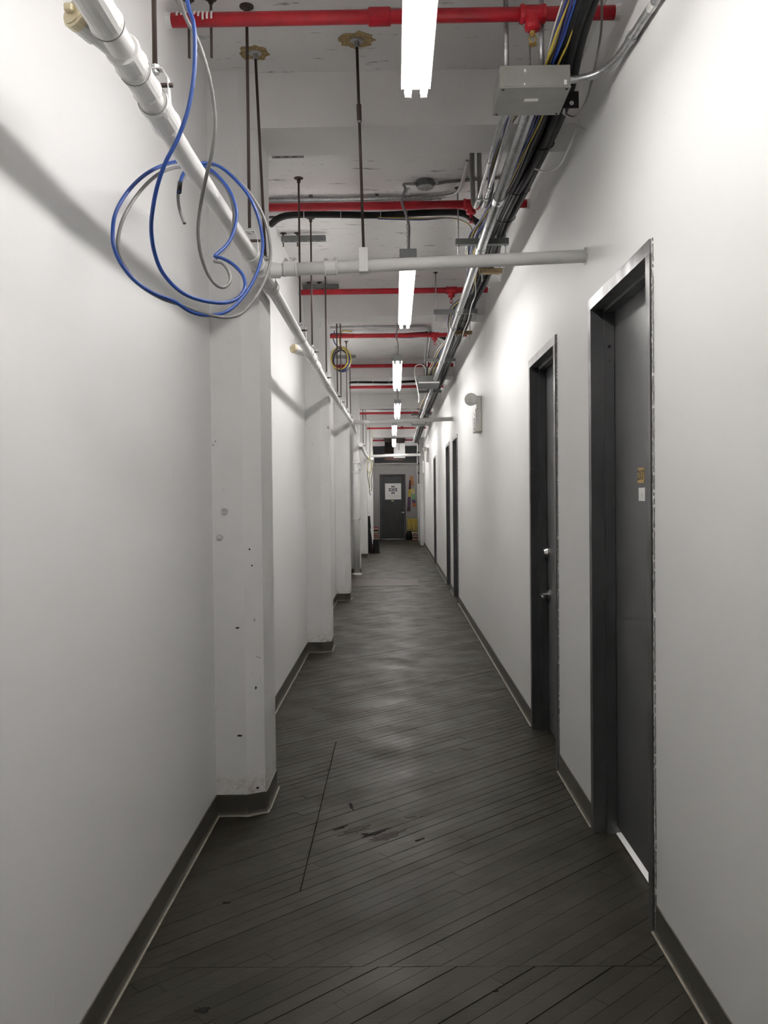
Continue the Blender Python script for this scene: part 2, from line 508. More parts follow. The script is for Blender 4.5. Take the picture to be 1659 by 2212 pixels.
tag(fp.build('floor_patch', simple('reddish_grey_patch', (.050, .034, .030), .5, 0, .25, 4)),
    'thin reddish grey patch plate lying on the floor far down the corridor', 'floor patch')

# ------------------------------------------------------------------ walls
wl = MB().box(XL - .15, XL, Y0, Y1, 0, ZC).build('wall_left', 'wall_l')
tag(wl, 'white painted left wall behind the drain pipe and columns', 'wall', kind='structure')
wr = MB()
ycur = Y0
for a, b in DOORS:
    wr.box(XR, XR + .14, ycur, a, 0, ZC); wr.box(XR, XR + .14, a, b, ZD, ZC); ycur = b
wr.box(XR, XR + .14, ycur, Y1, 0, ZC)
tag(wr.build('wall_right', 'wall_r'), 'satin white right wall with the row of grey steel doors', 'wall', kind='structure')
tag(MB().box(XL - .15, XR + .14, Y0 - .12, Y0, 0, ZC).build('wall_back', 'wall_l'), 'white wall closing the corridor behind the viewer', 'wall', kind='structure')
EDX0, EDX1, EDZ = -0.545, 0.385, 2.345          # end door opening
we = MB()
we.box(XL, EDX0, Y1, Y1 + .12, 0, 2.70); we.box(EDX1, XR, Y1, Y1 + .12, 0, 2.70); we.box(EDX0, EDX1, Y1, Y1 + .12, EDZ, 2.70)
tag(we.build('wall_end', 'wall_e'), 'grey end wall around the far door, open above', 'wall', kind='structure')
wb = MB().box(-1.4, 1.4, 34.0, 34.1, 0, ZC)
wb.box(-1.4, XL, Y1 + .121, 34.0, 0, ZC); wb.box(XR, 1.4, Y1 + .121, 34.0, 0, ZC)
tag(wb.build('wall_beyond', 'wall_d'), 'dark grey wall seen through the opening above the far door', 'wall', kind='structure')
tag(MB().box(0.79, XR - .001, 27.4, 30.6, 0, ZC - .001).build('pilaster', 'wall_r'),
    'shallow white pilaster on the right wall near the far door', 'pilaster', kind='structure')

# ------------------------------------------------------------------ ceiling slab and beams
ce = MB().box(-1.4, 1.4, Y0, 34.1, ZC, ZC + .2).build('ceiling', 'concrete')
tag(ce, 'rough white painted concrete ceiling slab with beams', 'ceiling', kind='structure')
for i, yb in enumerate(BEAMS):
    MB().box(XL, XR, yb, yb + .345, ZB, ZC).build('beam', 'beam', ce)

# ------------------------------------------------------------------ columns along the left wall
WHICH = ['nearest', 'second', 'third', 'fourth', 'fifth', 'sixth']
def col_poly(y, xs):
    return [(XL, y), (-.735, y), (-.735 + .085, y + .045), (xs, y + .10), (xs, y + .40), (xs - .06, y + .47), (XL, y + .47)]
for i, (y, xs) in enumerate(COLS):
    poly = col_poly(y, xs) if i < 2 else [(XL, y), (xs - .07, y), (xs, y + .05), (xs, y + .42), (xs - .05, y + .47), (XL, y + .47)]
    if i == 0: poly[2] = (-.652, y + .045)
    c = MB().prism(poly, 0, ZC)
    o = c.build('column', 'column')
    tag(o, ['nearest chamfered white concrete column with scuffs and stained foot, left wall',
            'second white concrete column from the front along the left wall',
            'third white concrete column along the left wall, under the far end of the drain pipe',
            'fourth white column on the left, right behind the standing pipe',
            'fifth white column on the left, in front of the black leaning case',
            'sixth and farthest white column on the left, beside the hanging yellow cable'][i], 'column', kind='structure')
    if i == 0:
        for (x, z, r) in ((-.825, 1.489, .014), (-.849, 1.362, .013)):
            b = MB(); b.ring((x, y - .004, z), (0, 1, 0), r, .004, 14, 6); b.tube([(x, y, z), (x, y - .012, z)], .006, 8)
            b.build('painted_anchor', 'column', o)
        for (x, z, a, bb) in ((-.772, .919, .012, .006), (-.766, .393, .016, .006), (-.71, 1.30, .006, .006), (-.69, .62, .006, .010), (-.70, 1.22, .005, .005), (-.69, .13, .012, .007)):
            r = random.Random(int(x * -1e4 + z * 100)); P = []
            for k in range(9):
                an = 2 * math.pi * k / 9; q = .6 + .4 * r.random()
                P.append((x + a * q * math.cos(an), z + bb * q * math.sin(an)))
            yy = y if x < -.735 else y + (x + .735) * .045 / .083
            m = MB(); n = 9
            m.add([(p[0], yy - .0015, p[1]) for p in P] + [(p[0], yy + .004, p[1]) for p in P],
                  [tuple(range(n)), tuple(range(n, 2 * n))[::-1]] + [(k, n + k, n + (k + 1) % n, (k + 1) % n) for k in range(n)])
            m.build('chip', 'ink', o)

# ------------------------------------------------------------------ vinyl cove base
BH = 0.105
def base_run(path, name, label):
    """path: floor polyline with the corridor on its right-hand side... offset computed to the left normal"""
    root = thing(name, (path[0][0], path[0][1], 0), label, 'baseboard', kind='structure')
    prof = [(0.0, BH), (.004, BH - .001), (.004, .022), (.0065, .012), (.013, .0035), (.013, .0008), (0.0, .0008)]
    lip = [(.0105, .0065), (.0175, .0048), (.0175, .0008), (.0105, .0008)]
    n = len(path)
    offs = []
    for i in range(n):
        def nrm(a, b):
            d = Vector((b[0] - a[0], b[1] - a[1])).normalized(); return Vector((d.y, -d.x))
        ns = []
        if i > 0: ns.append(nrm(path[i - 1], path[i]))
        if i < n - 1: ns.append(nrm(path[i], path[i + 1]))
        m = sum(ns, Vector((0, 0))); m = m / (m.length_squared / len(ns)) if len(ns) == 2 else m
        offs.append(m)
    for pr, nm, mt in ((prof, 'cove_strip', 'base'), (lip, 'worn_toe', 'toe')):
        m = MB(); k = len(pr)
        v = [(path[i][0] + offs[i].x * d, path[i][1] + offs[i].y * d, z) for i in range(n) for d, z in pr]
        f = [(i * k + j, i * k + (j + 1) % k, (i + 1) * k + (j + 1) % k, (i + 1) * k + j) for i in range(n - 1) for j in range(k)]
        f += [tuple(range(k)), tuple((n - 1) * k + j for j in range(k))[::-1]]
        m.add(v, f); m.build(nm, mt, root)
lp = [(XL, Y0)]
for i, (y, xs) in enumerate(COLS):
    if i < 2: lp += [(XL, y), (-.735, y), (-.652 if i == 0 else -.65, y + .045), (xs, y + .10), (xs, y + .40), (xs - .06, y + .47), (XL, y + .47)]
    else: lp += [(XL, y), (xs - .07, y), (xs, y + .05), (xs, y + .42), (xs - .05, y + .47), (XL, y + .47)]
lp.append((XL, Y1))
base_run(lp, 'baseboard_left', 'grey vinyl cove base running along the left wall and around the columns')
rb = []; ycur = Y0
rl = ['near the viewer, up to the door numbered 217', 'between the door numbered 217 and the lever-handled door', 'of the long stretch under the emergency light',
      'between the two far doors', 'between the far doors and the last door', 'past the last door to the end wall']
for i, (a, b) in enumerate(DOORS + [(Y1, Y1)]):
    ya, yb = ycur + (.001 if i else 0), a - .001
    base_run([(XR, yb), (XR, ya)], 'baseboard_right', 'grey vinyl cove base on the right wall ' + rl[i]); ycur = b

# ------------------------------------------------------------------ steel doors
XF = XR - .011                   # frame face, proud of the wall
XLEAF = 1.0
def door(n, y0, y1, label, gap=.006, lever=None, bolt=False, plate=False):
    root = thing('door_%d' % n, (XR, (y0 + y1) / 2, 0), label, 'door', kind='structure')
    fw = .05
    for s, (ya, yb) in ((1, (y0, y0 + fw)), (-1, (y1 - fw, y1))):
        inn = yb if s == 1 else ya; out = ya if s == 1 else yb
        # hollow-metal profile: face, reveal, stop, rabbet
        poly = [(XF, out), (XF, inn), (.953, inn), (.953, inn + s * .016), (.997, inn + s * .016), (.997, inn), (1.043, inn), (1.043, out)]
        if s == 1: poly = poly[::-1]
        MB().prism(poly[::-1], 0, ZD - fw).build('jamb', 'frame', root)
    h = MB()
    pr = [(XF, ZD), (XF, ZD - fw), (.953, ZD - fw), (.953, ZD - fw - .016), (.997, ZD - fw - .016), (.997, ZD - fw), (1.043, ZD - fw), (1.043, ZD)]
    k = len(pr)
    h.add([(x, y0, z) for x, z in pr] + [(x, y1, z) for x, z in pr],
          [tuple(range(k)), tuple(range(k, 2 * k))[::-1]] + [(i, k + i, k + (i + 1) % k, (i + 1) % k) for i in range(k)])
    h.build('header', 'header', root)
    la, lb = y0 + fw + .003, y1 - fw - .003
    leaf = MB().bbox(XLEAF, XLEAF + .034, la, lb, gap, ZD - fw - .003, .0015).build('door_leaf', 'leaf', root)
    # ragged caulk along the near edge of the frame
    r = random.Random(n * 11)
    for mat, w0, nm in (('caulk', .012, 'caulk_bead'), ('smear', .006, 'paint_smear')):
        zs = [i * ZD / 240 for i in range(241)]; m = MB(); v = []; f = []
        for z in zs:
            e = w0 * (.5 + .6 * r.random()); o = y0 - .0005
            if mat == 'smear': o = y0 - .009 - .004 * r.random(); e *= .55
            v += [(XR - .0005, o, z), (XR - .004 - .002 * r.random(), o - e * .4, z), (XR - .0005, o - e, z)]
        for i in range(240):
            if mat == 'smear' and r.random() < .12: continue
            a = i * 3
            f += [(a, a + 1, a + 4, a + 3), (a + 1, a + 2, a + 5, a + 4)]
        m.add(v, f); m.build(nm, mat, root)
    if n == 1:
        for z in (2.215, 2.15):
            MB().lathe((.975, y1 - fw - .0165, z), (0, -1, 0), [(0, .008 if z > 2.2 else .003), (.0012, .008 if z > 2.2 else .003)], 12).build('screw_hole', 'ink', root)
    if bolt:
        MB().lathe((XLEAF, bolt[0], bolt[1]), (-1, 0, 0), [(0, .032), (.012, .032), (.03, .024), (.034, .022)], 20).build('deadbolt', 'chrome', leaf)
    if lever:
        ly, lz = lever
        lv = MB().lathe((XLEAF, ly, lz), (-1, 0, 0), [(0, .033), (.008, .033), (.012, .015), (.05, .013)], 20)
        lv.tube(spline([(XLEAF - .048, ly, lz), (XLEAF - .056, ly - .02 * plate_dir(lever), lz), (XLEAF - .056, ly - .115 * plate_dir(lever), lz - .004)], 4), .0095, 10)
        lv.build('lever_handle', 'chrome', leaf)
    if plate:
        pl = MB().bbox(XLEAF - .003, XLEAF, 3.498, 3.585, 1.592, 1.655, .001).build('number_plate', 'brass', root)
        text_mesh('numerals', '217', .056, 'ink', Vector((XLEAF - .0035, 3.541, 1.6235)), Matrix(((0, 0, -1), (-1, 0, 0), (0, 1, 0))), pl)
        pa = MB().bbox(XLEAF - .0012, XLEAF, 3.492, 3.580, 1.520, 1.574, .0003).build('paper_label', 'paper', root)
        text_mesh('label_print', '1', .018, 'cap', Vector((XLEAF - .0014, 3.535, 1.546)), Matrix(((0, 0, -1), (-1, 0, 0), (0, 1, 0))), pa)
        MB().box(XLEAF - .0008, XLEAF, 3.50, 3.50 + .02, .0, .0 + .01)
    return root
def plate_dir(l): return 1.0
door(1, *DOORS[0], 'nearest grey steel door with brass plate numbered 217', gap=.030, plate=True)
door(2, *DOORS[1], 'second grey steel door with chrome deadbolt and lever handle', lever=(5.66, .90), bolt=(5.68, 1.17))
door(3, *DOORS[2], 'third grey steel door on the right, first beyond the emergency light', lever=(13.3, .95))
door(4, *DOORS[3], 'fourth grey steel door on the right, close behind the third', lever=(15.1, .95))
door(5, *DOORS[4], 'fifth and farthest grey steel door on the right wall', lever=(19.9, .95))
# the lit room behind the nearest door: its light shows under the leaf
rm = MB().box(1.05, 1.9, 2.9, 2.92, 0, 2.6); rm.box(1.05, 1.9, 4.15, 4.17, 0, 2.6); rm.box(1.9, 1.92, 2.9, 4.17, 0, 2.6)
rm.box(1.05, 1.92, 2.9, 4.17, 2.6, 2.62); rm.box(1.046, 1.92, 2.9, 4.17, -.004, .0012)
tag(rm.build('wall_room_beyond', 'enamel'), 'white room behind the nearest door, seen as a bright gap under it', 'wall', kind='structure')
la = bpy.data.lights.new('room_lamp', 'POINT'); la.energy = 5; la.shadow_soft_size = .12; la.color = (1, .97, .95)
lo = bpy.data.objects.new('room_lamp', la); lo.location = (1.62, 3.55, .30); COL.objects.link(lo)

th = MB().bbox(.992, 1.10, 3.11, 3.965, .0002, .0035, .001).build('threshold', 'enamel', bpy.data.objects['door_1'])
# end door
ed = thing('door_6', ((EDX0 + EDX1) / 2, Y1, 0), 'dark grey steel door at the far end of the corridor with a white poster', 'door', kind='structure')
for xa, xb in ((EDX0, EDX0 + .05), (EDX1 - .05, EDX1)):
    MB().box(xa, xb, Y1 - .012, Y1 + .12, 0, EDZ - .05).build('jamb', 'leaf_dark', ed)
MB().box(EDX0, EDX1, Y1 - .012, Y1 + .12, EDZ - .05, EDZ).build('header', 'leaf_dark', ed)
elf = MB().bbox(EDX0 + .053, EDX1 - .053, Y1 + .05, Y1 + .095, .02, EDZ - .053, .002).build('door_leaf', 'leaf_dark', ed)
h = MB().lathe((.295, Y1 + .05, .955), (0, -1, 0), [(0, .033), (.01, .033), (.014, .014), (.05, .013)], 16)
h.tube([(.295, Y1, .955), (.19, Y1, .95)], .011, 8); h.build('lever_handle', 'chrome', elf)
MB().lathe((.29, Y1 + .05, 1.13), (0, -1, 0), [(0, .028), (.02, .026)], 14).build('deadbolt', 'frame', elf)
pl = MB().bbox(-.13, -.03, Y1 + .046, Y1 + .05, 1.365, 1.405, .001).build('number_plate', 'c_sand', ed)
YP = Y1 + .047
po = thing('poster', (-.065, YP, 1.725), 'white square poster with dark star-shaped emblem on the far door', 'poster')
MB().bbox(-.352, .228, YP, YP + .003, 1.435, 2.015, .0005).build('sheet', 'paper', po)
em = MB(); ex, ez = -.065, 1.785
def petal(a0, rad, ln, wd, mb):
    ca, sa = math.cos(a0), math.sin(a0); P = []
    for k in range(10):
        t = 2 * math.pi * k / 10
        u = rad + ln * .5 * math.cos(t); q = wd * math.sin(t) * (1.15 - .5 * math.cos(t)) * .6
        P.append((ex + u * ca - q * sa, ez + u * sa + q * ca))
    n = len(P)
    mb.add([(p[0], YP - .0012, p[1]) for p in P] + [(p[0], YP + .0002, p[1]) for p in P],
           [tuple(range(n)), tuple(range(n, 2 * n))[::-1]] + [(k, n + k, n + (k + 1) % n, (k + 1) % n) for k in range(n)])
for q in range(4):
    for s in (-1, 1):
        petal(math.pi / 2 * q + s * .27, .125, .085, .040, em)
for q in range(4):
    petal(math.pi / 4 + math.pi / 2 * q, .050, .095, .026, em)
for q in range(8): petal(math.pi / 4 * q + math.pi / 8, .078, .03, .010, em)
em.build('emblem', 'print', po)
for (x0, x1, z) in ((-.27, .14, 1.565), (-.18, .05, 1.515)):
    tl = MB(); x = x0; r = random.Random(5)
    tl.box(x0, x1, YP - .0008, YP + .0002, z - .004, z + .004)
    tl.build('small_print', 'cap', po)
la2 = bpy.data.lights.new('far_room_lamp', 'POINT'); la2.energy = 8; la2.shadow_soft_size = .1
lo2 = bpy.data.objects.new('far_room_lamp', la2); lo2.location = (-.1, 32.4, .45); COL.objects.link(lo2)

# ------------------------------------------------------------------ fluorescent strip lights
LIGHTS = [(0.82, 3.25, .093), (5.56, 7.68, .10), (9.72, 12.2, .045), (14.15, 16.6, .06), (18.5, 21.2, .005), (22.95, 26.0, -.01), (29.25, 30.45, -.12)]  # last entry is an added fixture, hidden behind the heater to brighten the end wall
LLAB = ['nearest lit twin-tube strip light, cut off by the top of the photo',
        'second lit twin-tube strip light, behind the nearer white cross pipe',
        'third lit twin-tube strip light, before the hanging white cable loop',
        'fourth lit strip light, just before the second white cross pipe',
        'fifth lit strip light, just past the second white cross pipe',
        'sixth lit strip light, before the heater at the far end',
        'short added strip light, hidden behind the heater to brighten the far end']
ZT = 3.035
def strip_light(i, ya, yb, x, label):
    root = thing('strip_light', (x, (ya + yb) / 2, ZT), label, 'strip light', 'twin-tube strip lights hung along the corridor')
    hs = MB()
    pr = [(-.054, 3.058), (.054, 3.058), (.046, 3.085), (.040, 3.118), (-.040, 3.118), (-.046, 3.085)]
    k = len(pr)
    hs.add([(x + a, ya, z) for a, z in pr] + [(x + a, yb, z) for a, z in pr],
           [tuple(range(k)), tuple(range(k, 2 * k))[::-1]] + [(q, k + q, k + (q + 1) % k, (q + 1) % k) for q in range(k)])
    hs.build('housing', 'enamel', root)
    for y in (ya, yb):
        MB().bbox(x - .055, x + .055, y - .004, y + .004, 3.055, 3.121, .001).build('end_cap', 'cap', root)
    for s in (-1, 1):
        MB().tube([(x + s * .029, ya + .012, ZT), (x + s * .029, yb - .012, ZT)], .0135, 8).build('tube', 'tube', root)
        for y in (ya + .008, yb - .008):
            MB().bbox(x + s * .029 - .012, x + s * .029 + .012, y - .005, y + .005, ZT - .015, 3.060, .001).build('lamp_holder', 'enamel', root)
    for y in (ya + .28, yb - .28):
        ch = MB(); z = 3.118; q = 0
        while z < ZC - .02:
            a = (1, 0, 0) if q % 2 else (0, 1, 0)
            P = [(x + (0 if q % 2 else .006 * math.cos(t)), y + (.006 * math.cos(t) if q % 2 else 0), z + .014 + .016 * math.sin(t)) for t in [2 * math.pi * n / 8 for n in range(9)]]
            ch.tube(P, .0016, 4, False); z += .027; q += 1
        ch.build('chain', 'galv', root)
        MB().lathe((x, y, ZC), (0, 0, -1), [(0, .022), (.004, .022), (.006, .008), (.02, .006)], 12).build('ceiling_hook', 'galv', root)
    return root
for i, (a, b, x) in enumerate(LIGHTS): strip_light(i, a, b, x, LLAB[i])
# supply cables of the lights from ceiling boxes
def flex_drop(x, y, bx, by, lab, lab2):
    bo = thing('ceiling_junction_box', (bx, by, ZC), lab, 'junction box')
    MB().lathe((bx, by, ZC - .001), (0, 0, -1), [(0, .058), (.036, .058), (.040, .052)], 20).build('body', 'strut', bo)
    MB().lathe((bx, by, ZC - .041), (0, 0, -1), [(0, .055), (.006, .055), (.010, .046)], 20).build('cover', 'galv', bo)
    for s in (-1, 1): MB().tube([(bx + s * .055, by, ZC - .02), (bx + s * .085, by, ZC - .02)], .012, 8).build('connector', 'galv', bo)
    p = spline([(bx - .08, by, ZC - .02), (bx - .14, by, ZC - .022), (x - .012, by + .01, ZC - .05), (x - .035, by, ZC - .13), (x - .01, by - .02, ZC - .22),
                (x + .008, by - .10, ZC - .32), (x + .006, by - .16, ZC - .42), (x + .006, y, 3.12)], 6)
    tag(MB().tube(p, .0085, 8).build('flexible_conduit', 'flex'), lab2, 'conduit')
flex_drop(.10, 5.66, .218, 5.70, 'round grey junction box on the ceiling before the second strip light', 'grey flexible conduit curling from the round ceiling box to the second strip light')
def cord(x, y, lab):
    p = spline([(x - .02, y + .15, ZC - .01), (x + .01, y + .12, 3.5), (x - .012, y + .06, 3.38), (x + .012, y + .02, 3.26), (x, y - .02, 3.12)], 6)
    tag(MB().tube(p, .006, 6).build('supply_cord', 'flex'), lab, 'cord')
cord(.045, 9.9, 'thin grey cord kinking down to the third strip light')
cord(.06, 14.35, 'thin grey cord down to the fourth strip light')

# ------------------------------------------------------------------ red sprinkler pipes
def red_pipe(y, x0, x1, z, tees, coups, label, r=.027, up=False, drip=False):
    root = thing('sprinkler_pipe', ((x0 + x1) / 2, y, z), label, 'sprinkler pipe', 'red sprinkler pipes under the ceiling')
    MB().tube([(x0, y, z), (x1, y, z)], r, 16).build('pipe', 'red', root)
    for x in coups:
        MB().lathe((x - .045, y, z), (1, 0, 0), [(0, r + .004), (.004, r + .008), (.086, r + .008), (.09, r + .004)], 16).build('coupling', 'red', root)
    for x in tees:
        t = MB().lathe((x - .05, y, z), (1, 0, 0), [(0, r + .008), (.014, r + .011), (.016, r + .006), (.084, r + .006), (.086, r + .011), (.1, r + .008)], 16)
        s = 1 if up else -1
        t.lathe((x, y, z), (0, 0, s), [(0, .028), (.045, .028), (.047, .034), (.062, .030), (.068, .018)], 14)
        tee = t.build('tee', 'red', root)
        hd = MB().lathe((x, y, z + s * .068), (0, 0, s), [(0, .011), (.012, .011), (.014, .006), (.02, .006)], 10)
        for q in (-1, 1):
            hd.tube(spline([(x + q * .006, y, z + s * .082), (x + q * .014, y, z + s * .098), (x, y, z + s * .116)], 3), .0028, 6)
        hd.lathe((x, y, z + s * .114), (0, 0, s), [(0, .004), (.003, .004), (.004, .017), (.006, .017)], 12)
        hd.build('sprinkler_head', 'brass' if drip else 'red', tee)
    for x, s in ((x0, 1), (x1, -1)):
        MB().lathe((x - s * .001, y, z), (s, 0, 0), [(0, r + .006), (.012, r + .003), (.02, r + .001)], 16).build('wall_collar', 'pipe', root)
    if drip:
        rr = random.Random(4)
        d = MB()
        for k in range(9):
            xx = x0 + .045 + .017 * k; ln = .9 + rr.random() * .9
            d.tube([(xx, y - (r + .0008) * math.sin(a), z + (r + .0008) * math.cos(a)) for a in [.3 + ln * q / 7 for q in range(8)]], .0045, 6)
        d.build('paint_drips', 'pipe', root)
    return root
RED = [(3.477, XL + .001, XR - .001, 3.447, [.563], [-.041], 'nearest red sprinkler pipe, with white paint drips, crossing above the grey box', True),
       (5.76, XL + .001, XR - .001, 3.462, [.52], [], 'second red sprinkler pipe, beside the black cables crossing the ceiling', False),
       (8.164, XL + .001, XR - .001, 3.466, [.547], [], 'third red sprinkler pipe, just before the second ceiling beam', False),
       (10.51, XL + .001, XR - .001, 3.485, [.50], [], 'fourth red sprinkler pipe, above the hanging cable coil', False),
       (12.94, XL + .001, XR - .001, 3.485, [.50], [], 'fifth red sprinkler pipe, behind the hanging cable coil', False),
       (15.59, XL + .001, XR - .001, 3.505, [], [], 'sixth red sprinkler pipe, level with the grey pull box', False),
       (18.12, XL + .001, XR - .001, 3.505, [.40], [], 'seventh red sprinkler pipe, crossing behind the hanging white cable loop', False),
       (20.58, XL + .001, XR - .001, 3.515, [.12], [], 'eighth red sprinkler pipe, just above the second white cross pipe', False),
       (24.5, XL + .001, XR - .001, 3.465, [.22], [], 'ninth red sprinkler pipe, above the sixth strip light', False),
       (27.1, XL + .001, XR - .12, 3.455, [.25], [], 'tenth red sprinkler pipe, just before the heater', False),
       (29.7, XL + .001, XR - .12, 3.46, [], [], 'eleventh red sprinkler pipe, behind the heater', False),
       (33.0, -1.39, 1.39, 3.48, [], [], 'farthest red sprinkler pipe, beyond the end wall', False)]
for y, a, b, z, t, c, lab, d in RED: red_pipe(y, a, b, z, t, c, lab, drip=d, up=(y in (20.58, 24.5, 27.1, 12.94)))

# ------------------------------------------------------------------ white drain pipes
def band(c, ax, R, ln, root, bolts=True, mat='pipe'):
    a = Vector(ax).normalized(); o = Vector(c) - a * ln / 2
    b = MB().lathe(o, a, [(0, R + .004), (.006, R + .007), (.012, R + .004), (ln - .012, R + .004), (ln - .006, R + .007), (ln, R + .004)], 20)
    bo = b.build('coupling_band', mat, root)
    if bolts:
        m = MB(); up = Vector((0, 0, 1))
        for d in (.012, ln - .012):
            p = o + a * d + up * (R + .010)
            side = a.cross(up).normalized()
            m.tube([p - side * .018, p + side * .018], .006, 8)
            m.bbox(p.x - .008, p.x + .008, p.y - .008, p.y + .008, p.z - .012, p.z + .004, .002)
        m.build('clamp_screw', 'caulk', bo)
    return bo
PR = .029
dp = [(-.61, -.6, 2.56), (-.598, 1.6, 2.556), (-.597, 2.05, 2.552), (-.597, 2.5, 2.540), (-.597, 3.8, 2.58), (-.597, 4.2, 2.585), (-.597, 5.8, 2.572), (-.597, 8.26, 2.556), (-.612, 10.6, 2.60), (-.63, 12.9, 2.650)]
dr = thing('drain_pipe', (-.6, 6, 2.58), 'long white drain pipe hung along the left wall past the columns', 'drain pipe')
MB().tube(spline(dp, 3), PR, 20).build('pipe', 'pipe', dr)
def on_pipe(y):
    for a, b in zip(dp, dp[1:]):
        if a[1] <= y <= b[1]:
            t = (y - a[1]) / (b[1] - a[1]); return Vector([a[k] + (b[k] - a[k]) * t for k in range(3)])
AX = Vector((0, 1, .0))
for y, ln, extra in ((1.70, .30, .006), (1.985, .075, .008), (2.10, .10, .005), (2.26, .13, .008), (3.87, .06, .005), (4.05, .22, .010), (4.28, .07, .006), (6.1, .06, .005), (6.25, .18, .007), (6.75, .10, .005), (9.4, .18, .007), (9.9, .12, .005), (12.7, .20, .007)):
    band(on_pipe(y), AX, PR + extra - .004, ln, dr, False)
for y in (1.85, 2.045, 2.19):
    MB().ring(on_pipe(y), AX, PR + .0075, .0016, 24, 6).build('gasket_ring', 'c_grey', dr)
# cleanout branches with yellowed plugs
for y, lab in ((1.98, 0), (6.22, 1)):
    p = on_pipe(y); d = Vector((-.50, -.82, .22)).normalized() if lab == 0 else Vector((-.75, -.60, .20)).normalized()
    br = MB().lathe(p, d, [(0, .027), (.085, .027), (.085, .032), (.125, .032)], 18).build('cleanout_branch', 'pipe', dr)
    q = MB().lathe(p + d * .126, d, [(0, .033), (.018, .033), (.021, .028), (.024, .028)], 18)
    q.bbox(*[c for k in range(3) for c in ((p + d * .158)[k] - .009, (p + d * .158)[k] + .009)], .003)
    q.build('cleanout_plug', 'pipe_y', br)
# tail stub past the second tee
MB().tube([(-.63, 12.9, 2.65), (-.637, 13.4, 2.655), (-.64, 13.9, 2.635), (-.64, 14.3, 2.61)], .032, 16).build('tail_piece', 'pipe', dr)

def cross_pipe(a, b, r, label, bands=(), hanger=None):
    root = thing('cross_pipe', ((a[0] + b[0]) / 2, a[1], a[2]), label, 'cross pipe', 'white drain pipes crossing the corridor')
    A, B = Vector(a), Vector(b)
    MB().tube([A, B], r, 18).build('pipe', 'pipe', root)
    for t in bands: band(A.lerp(B, t), B - A, r, .085, root)
    MB().lathe(B - (B - A).normalized() * .004, (B - A), [(0, r + .010), (.003, r + .010)], 18).build('escutcheon', 'caulk', root)
    return root
c1 = cross_pipe((-.55, 4.105, 2.618), (XR - .001, 4.105, 2.664), .030, 'nearer white pipe crossing the corridor from the drain pipe to the right wall', ())
for x in (-.48, -.29):
    band((x, 4.105, 2.625), (1, 0, .03), .031, .066, c1)
MB().lathe((-.60, 4.02, 2.600), (1, .45, .03), [(0, .034), (.03, .036), (.06, .036), (.085, .034)], 18).build('tee_neck', 'pipe', dr)
cross_pipe((-.60, 13.12, 2.665), (XR - .001, 13.46, 2.733), .032, 'second white pipe crossing the corridor, beyond the third strip light', (.12,))
cross_pipe((-.66, 25.6, 2.735), (.77, 25.6, 2.765), .040, 'third white pipe crossing the corridor, in front of the hanging white box', ())
cross_pipe((-.74, 29.0, 2.612), (.785, 29.0, 2.612), .044, 'farthest white pipe crossing just above the end door', ())
d2 = thing('drain_pipe', (-.655, 21, 2.5), 'short second white drain pipe on the left, beyond the standing pipe', 'drain pipe')
MB().tube(spline([(-.655, 16.9, 2.56), (-.66, 17.6, 2.535), (-.66, 20.5, 2.50), (-.65, 23.5, 2.55), (-.64, 25.6, 2.66), (-.68, 27.5, 2.60), (-.70, 29.0, 2.60)], 5), .036, 16).build('pipe', 'pipe', d2)
MB().lathe((-.655, 16.88, 2.563), (0, 1, -.02), [(0, .044), (.05, .044)], 16).build('end_hub', 'pipe', d2)

sp = thing('standing_pipe', (-.765, 17.19, 0), 'white vertical pipe with flanges standing against the fourth column', 'pipe')
MB().tube([(-.765, 17.19, .0), (-.765, 17.19, 2.85)], .062, 18).build('pipe', 'pipe', sp)
for z, R in ((.03, .10), (1.12, .075), (2.05, .08), (2.24, .08)):
    MB().lathe((-.765, 17.19, z - .03 if z > .1 else 0), (0, 0, 1), [(0, R), (.03 if z > 2 else .02, R), (.045, .068)], 18).build('flange', 'pipe' if z > .1 else 'caulk', sp)
for z in (2.08, 2.20):
    MB().tube([(-.70, 17.10, z), (-.66, 17.10, z)], .014, 8).build('clamp_bolt', 'caulk', sp)
MB().tube([(-.72, 17.115, 1.115), (-.66, 17.115, 1.135)], .012, 8).build('hook', 'caulk', sp)

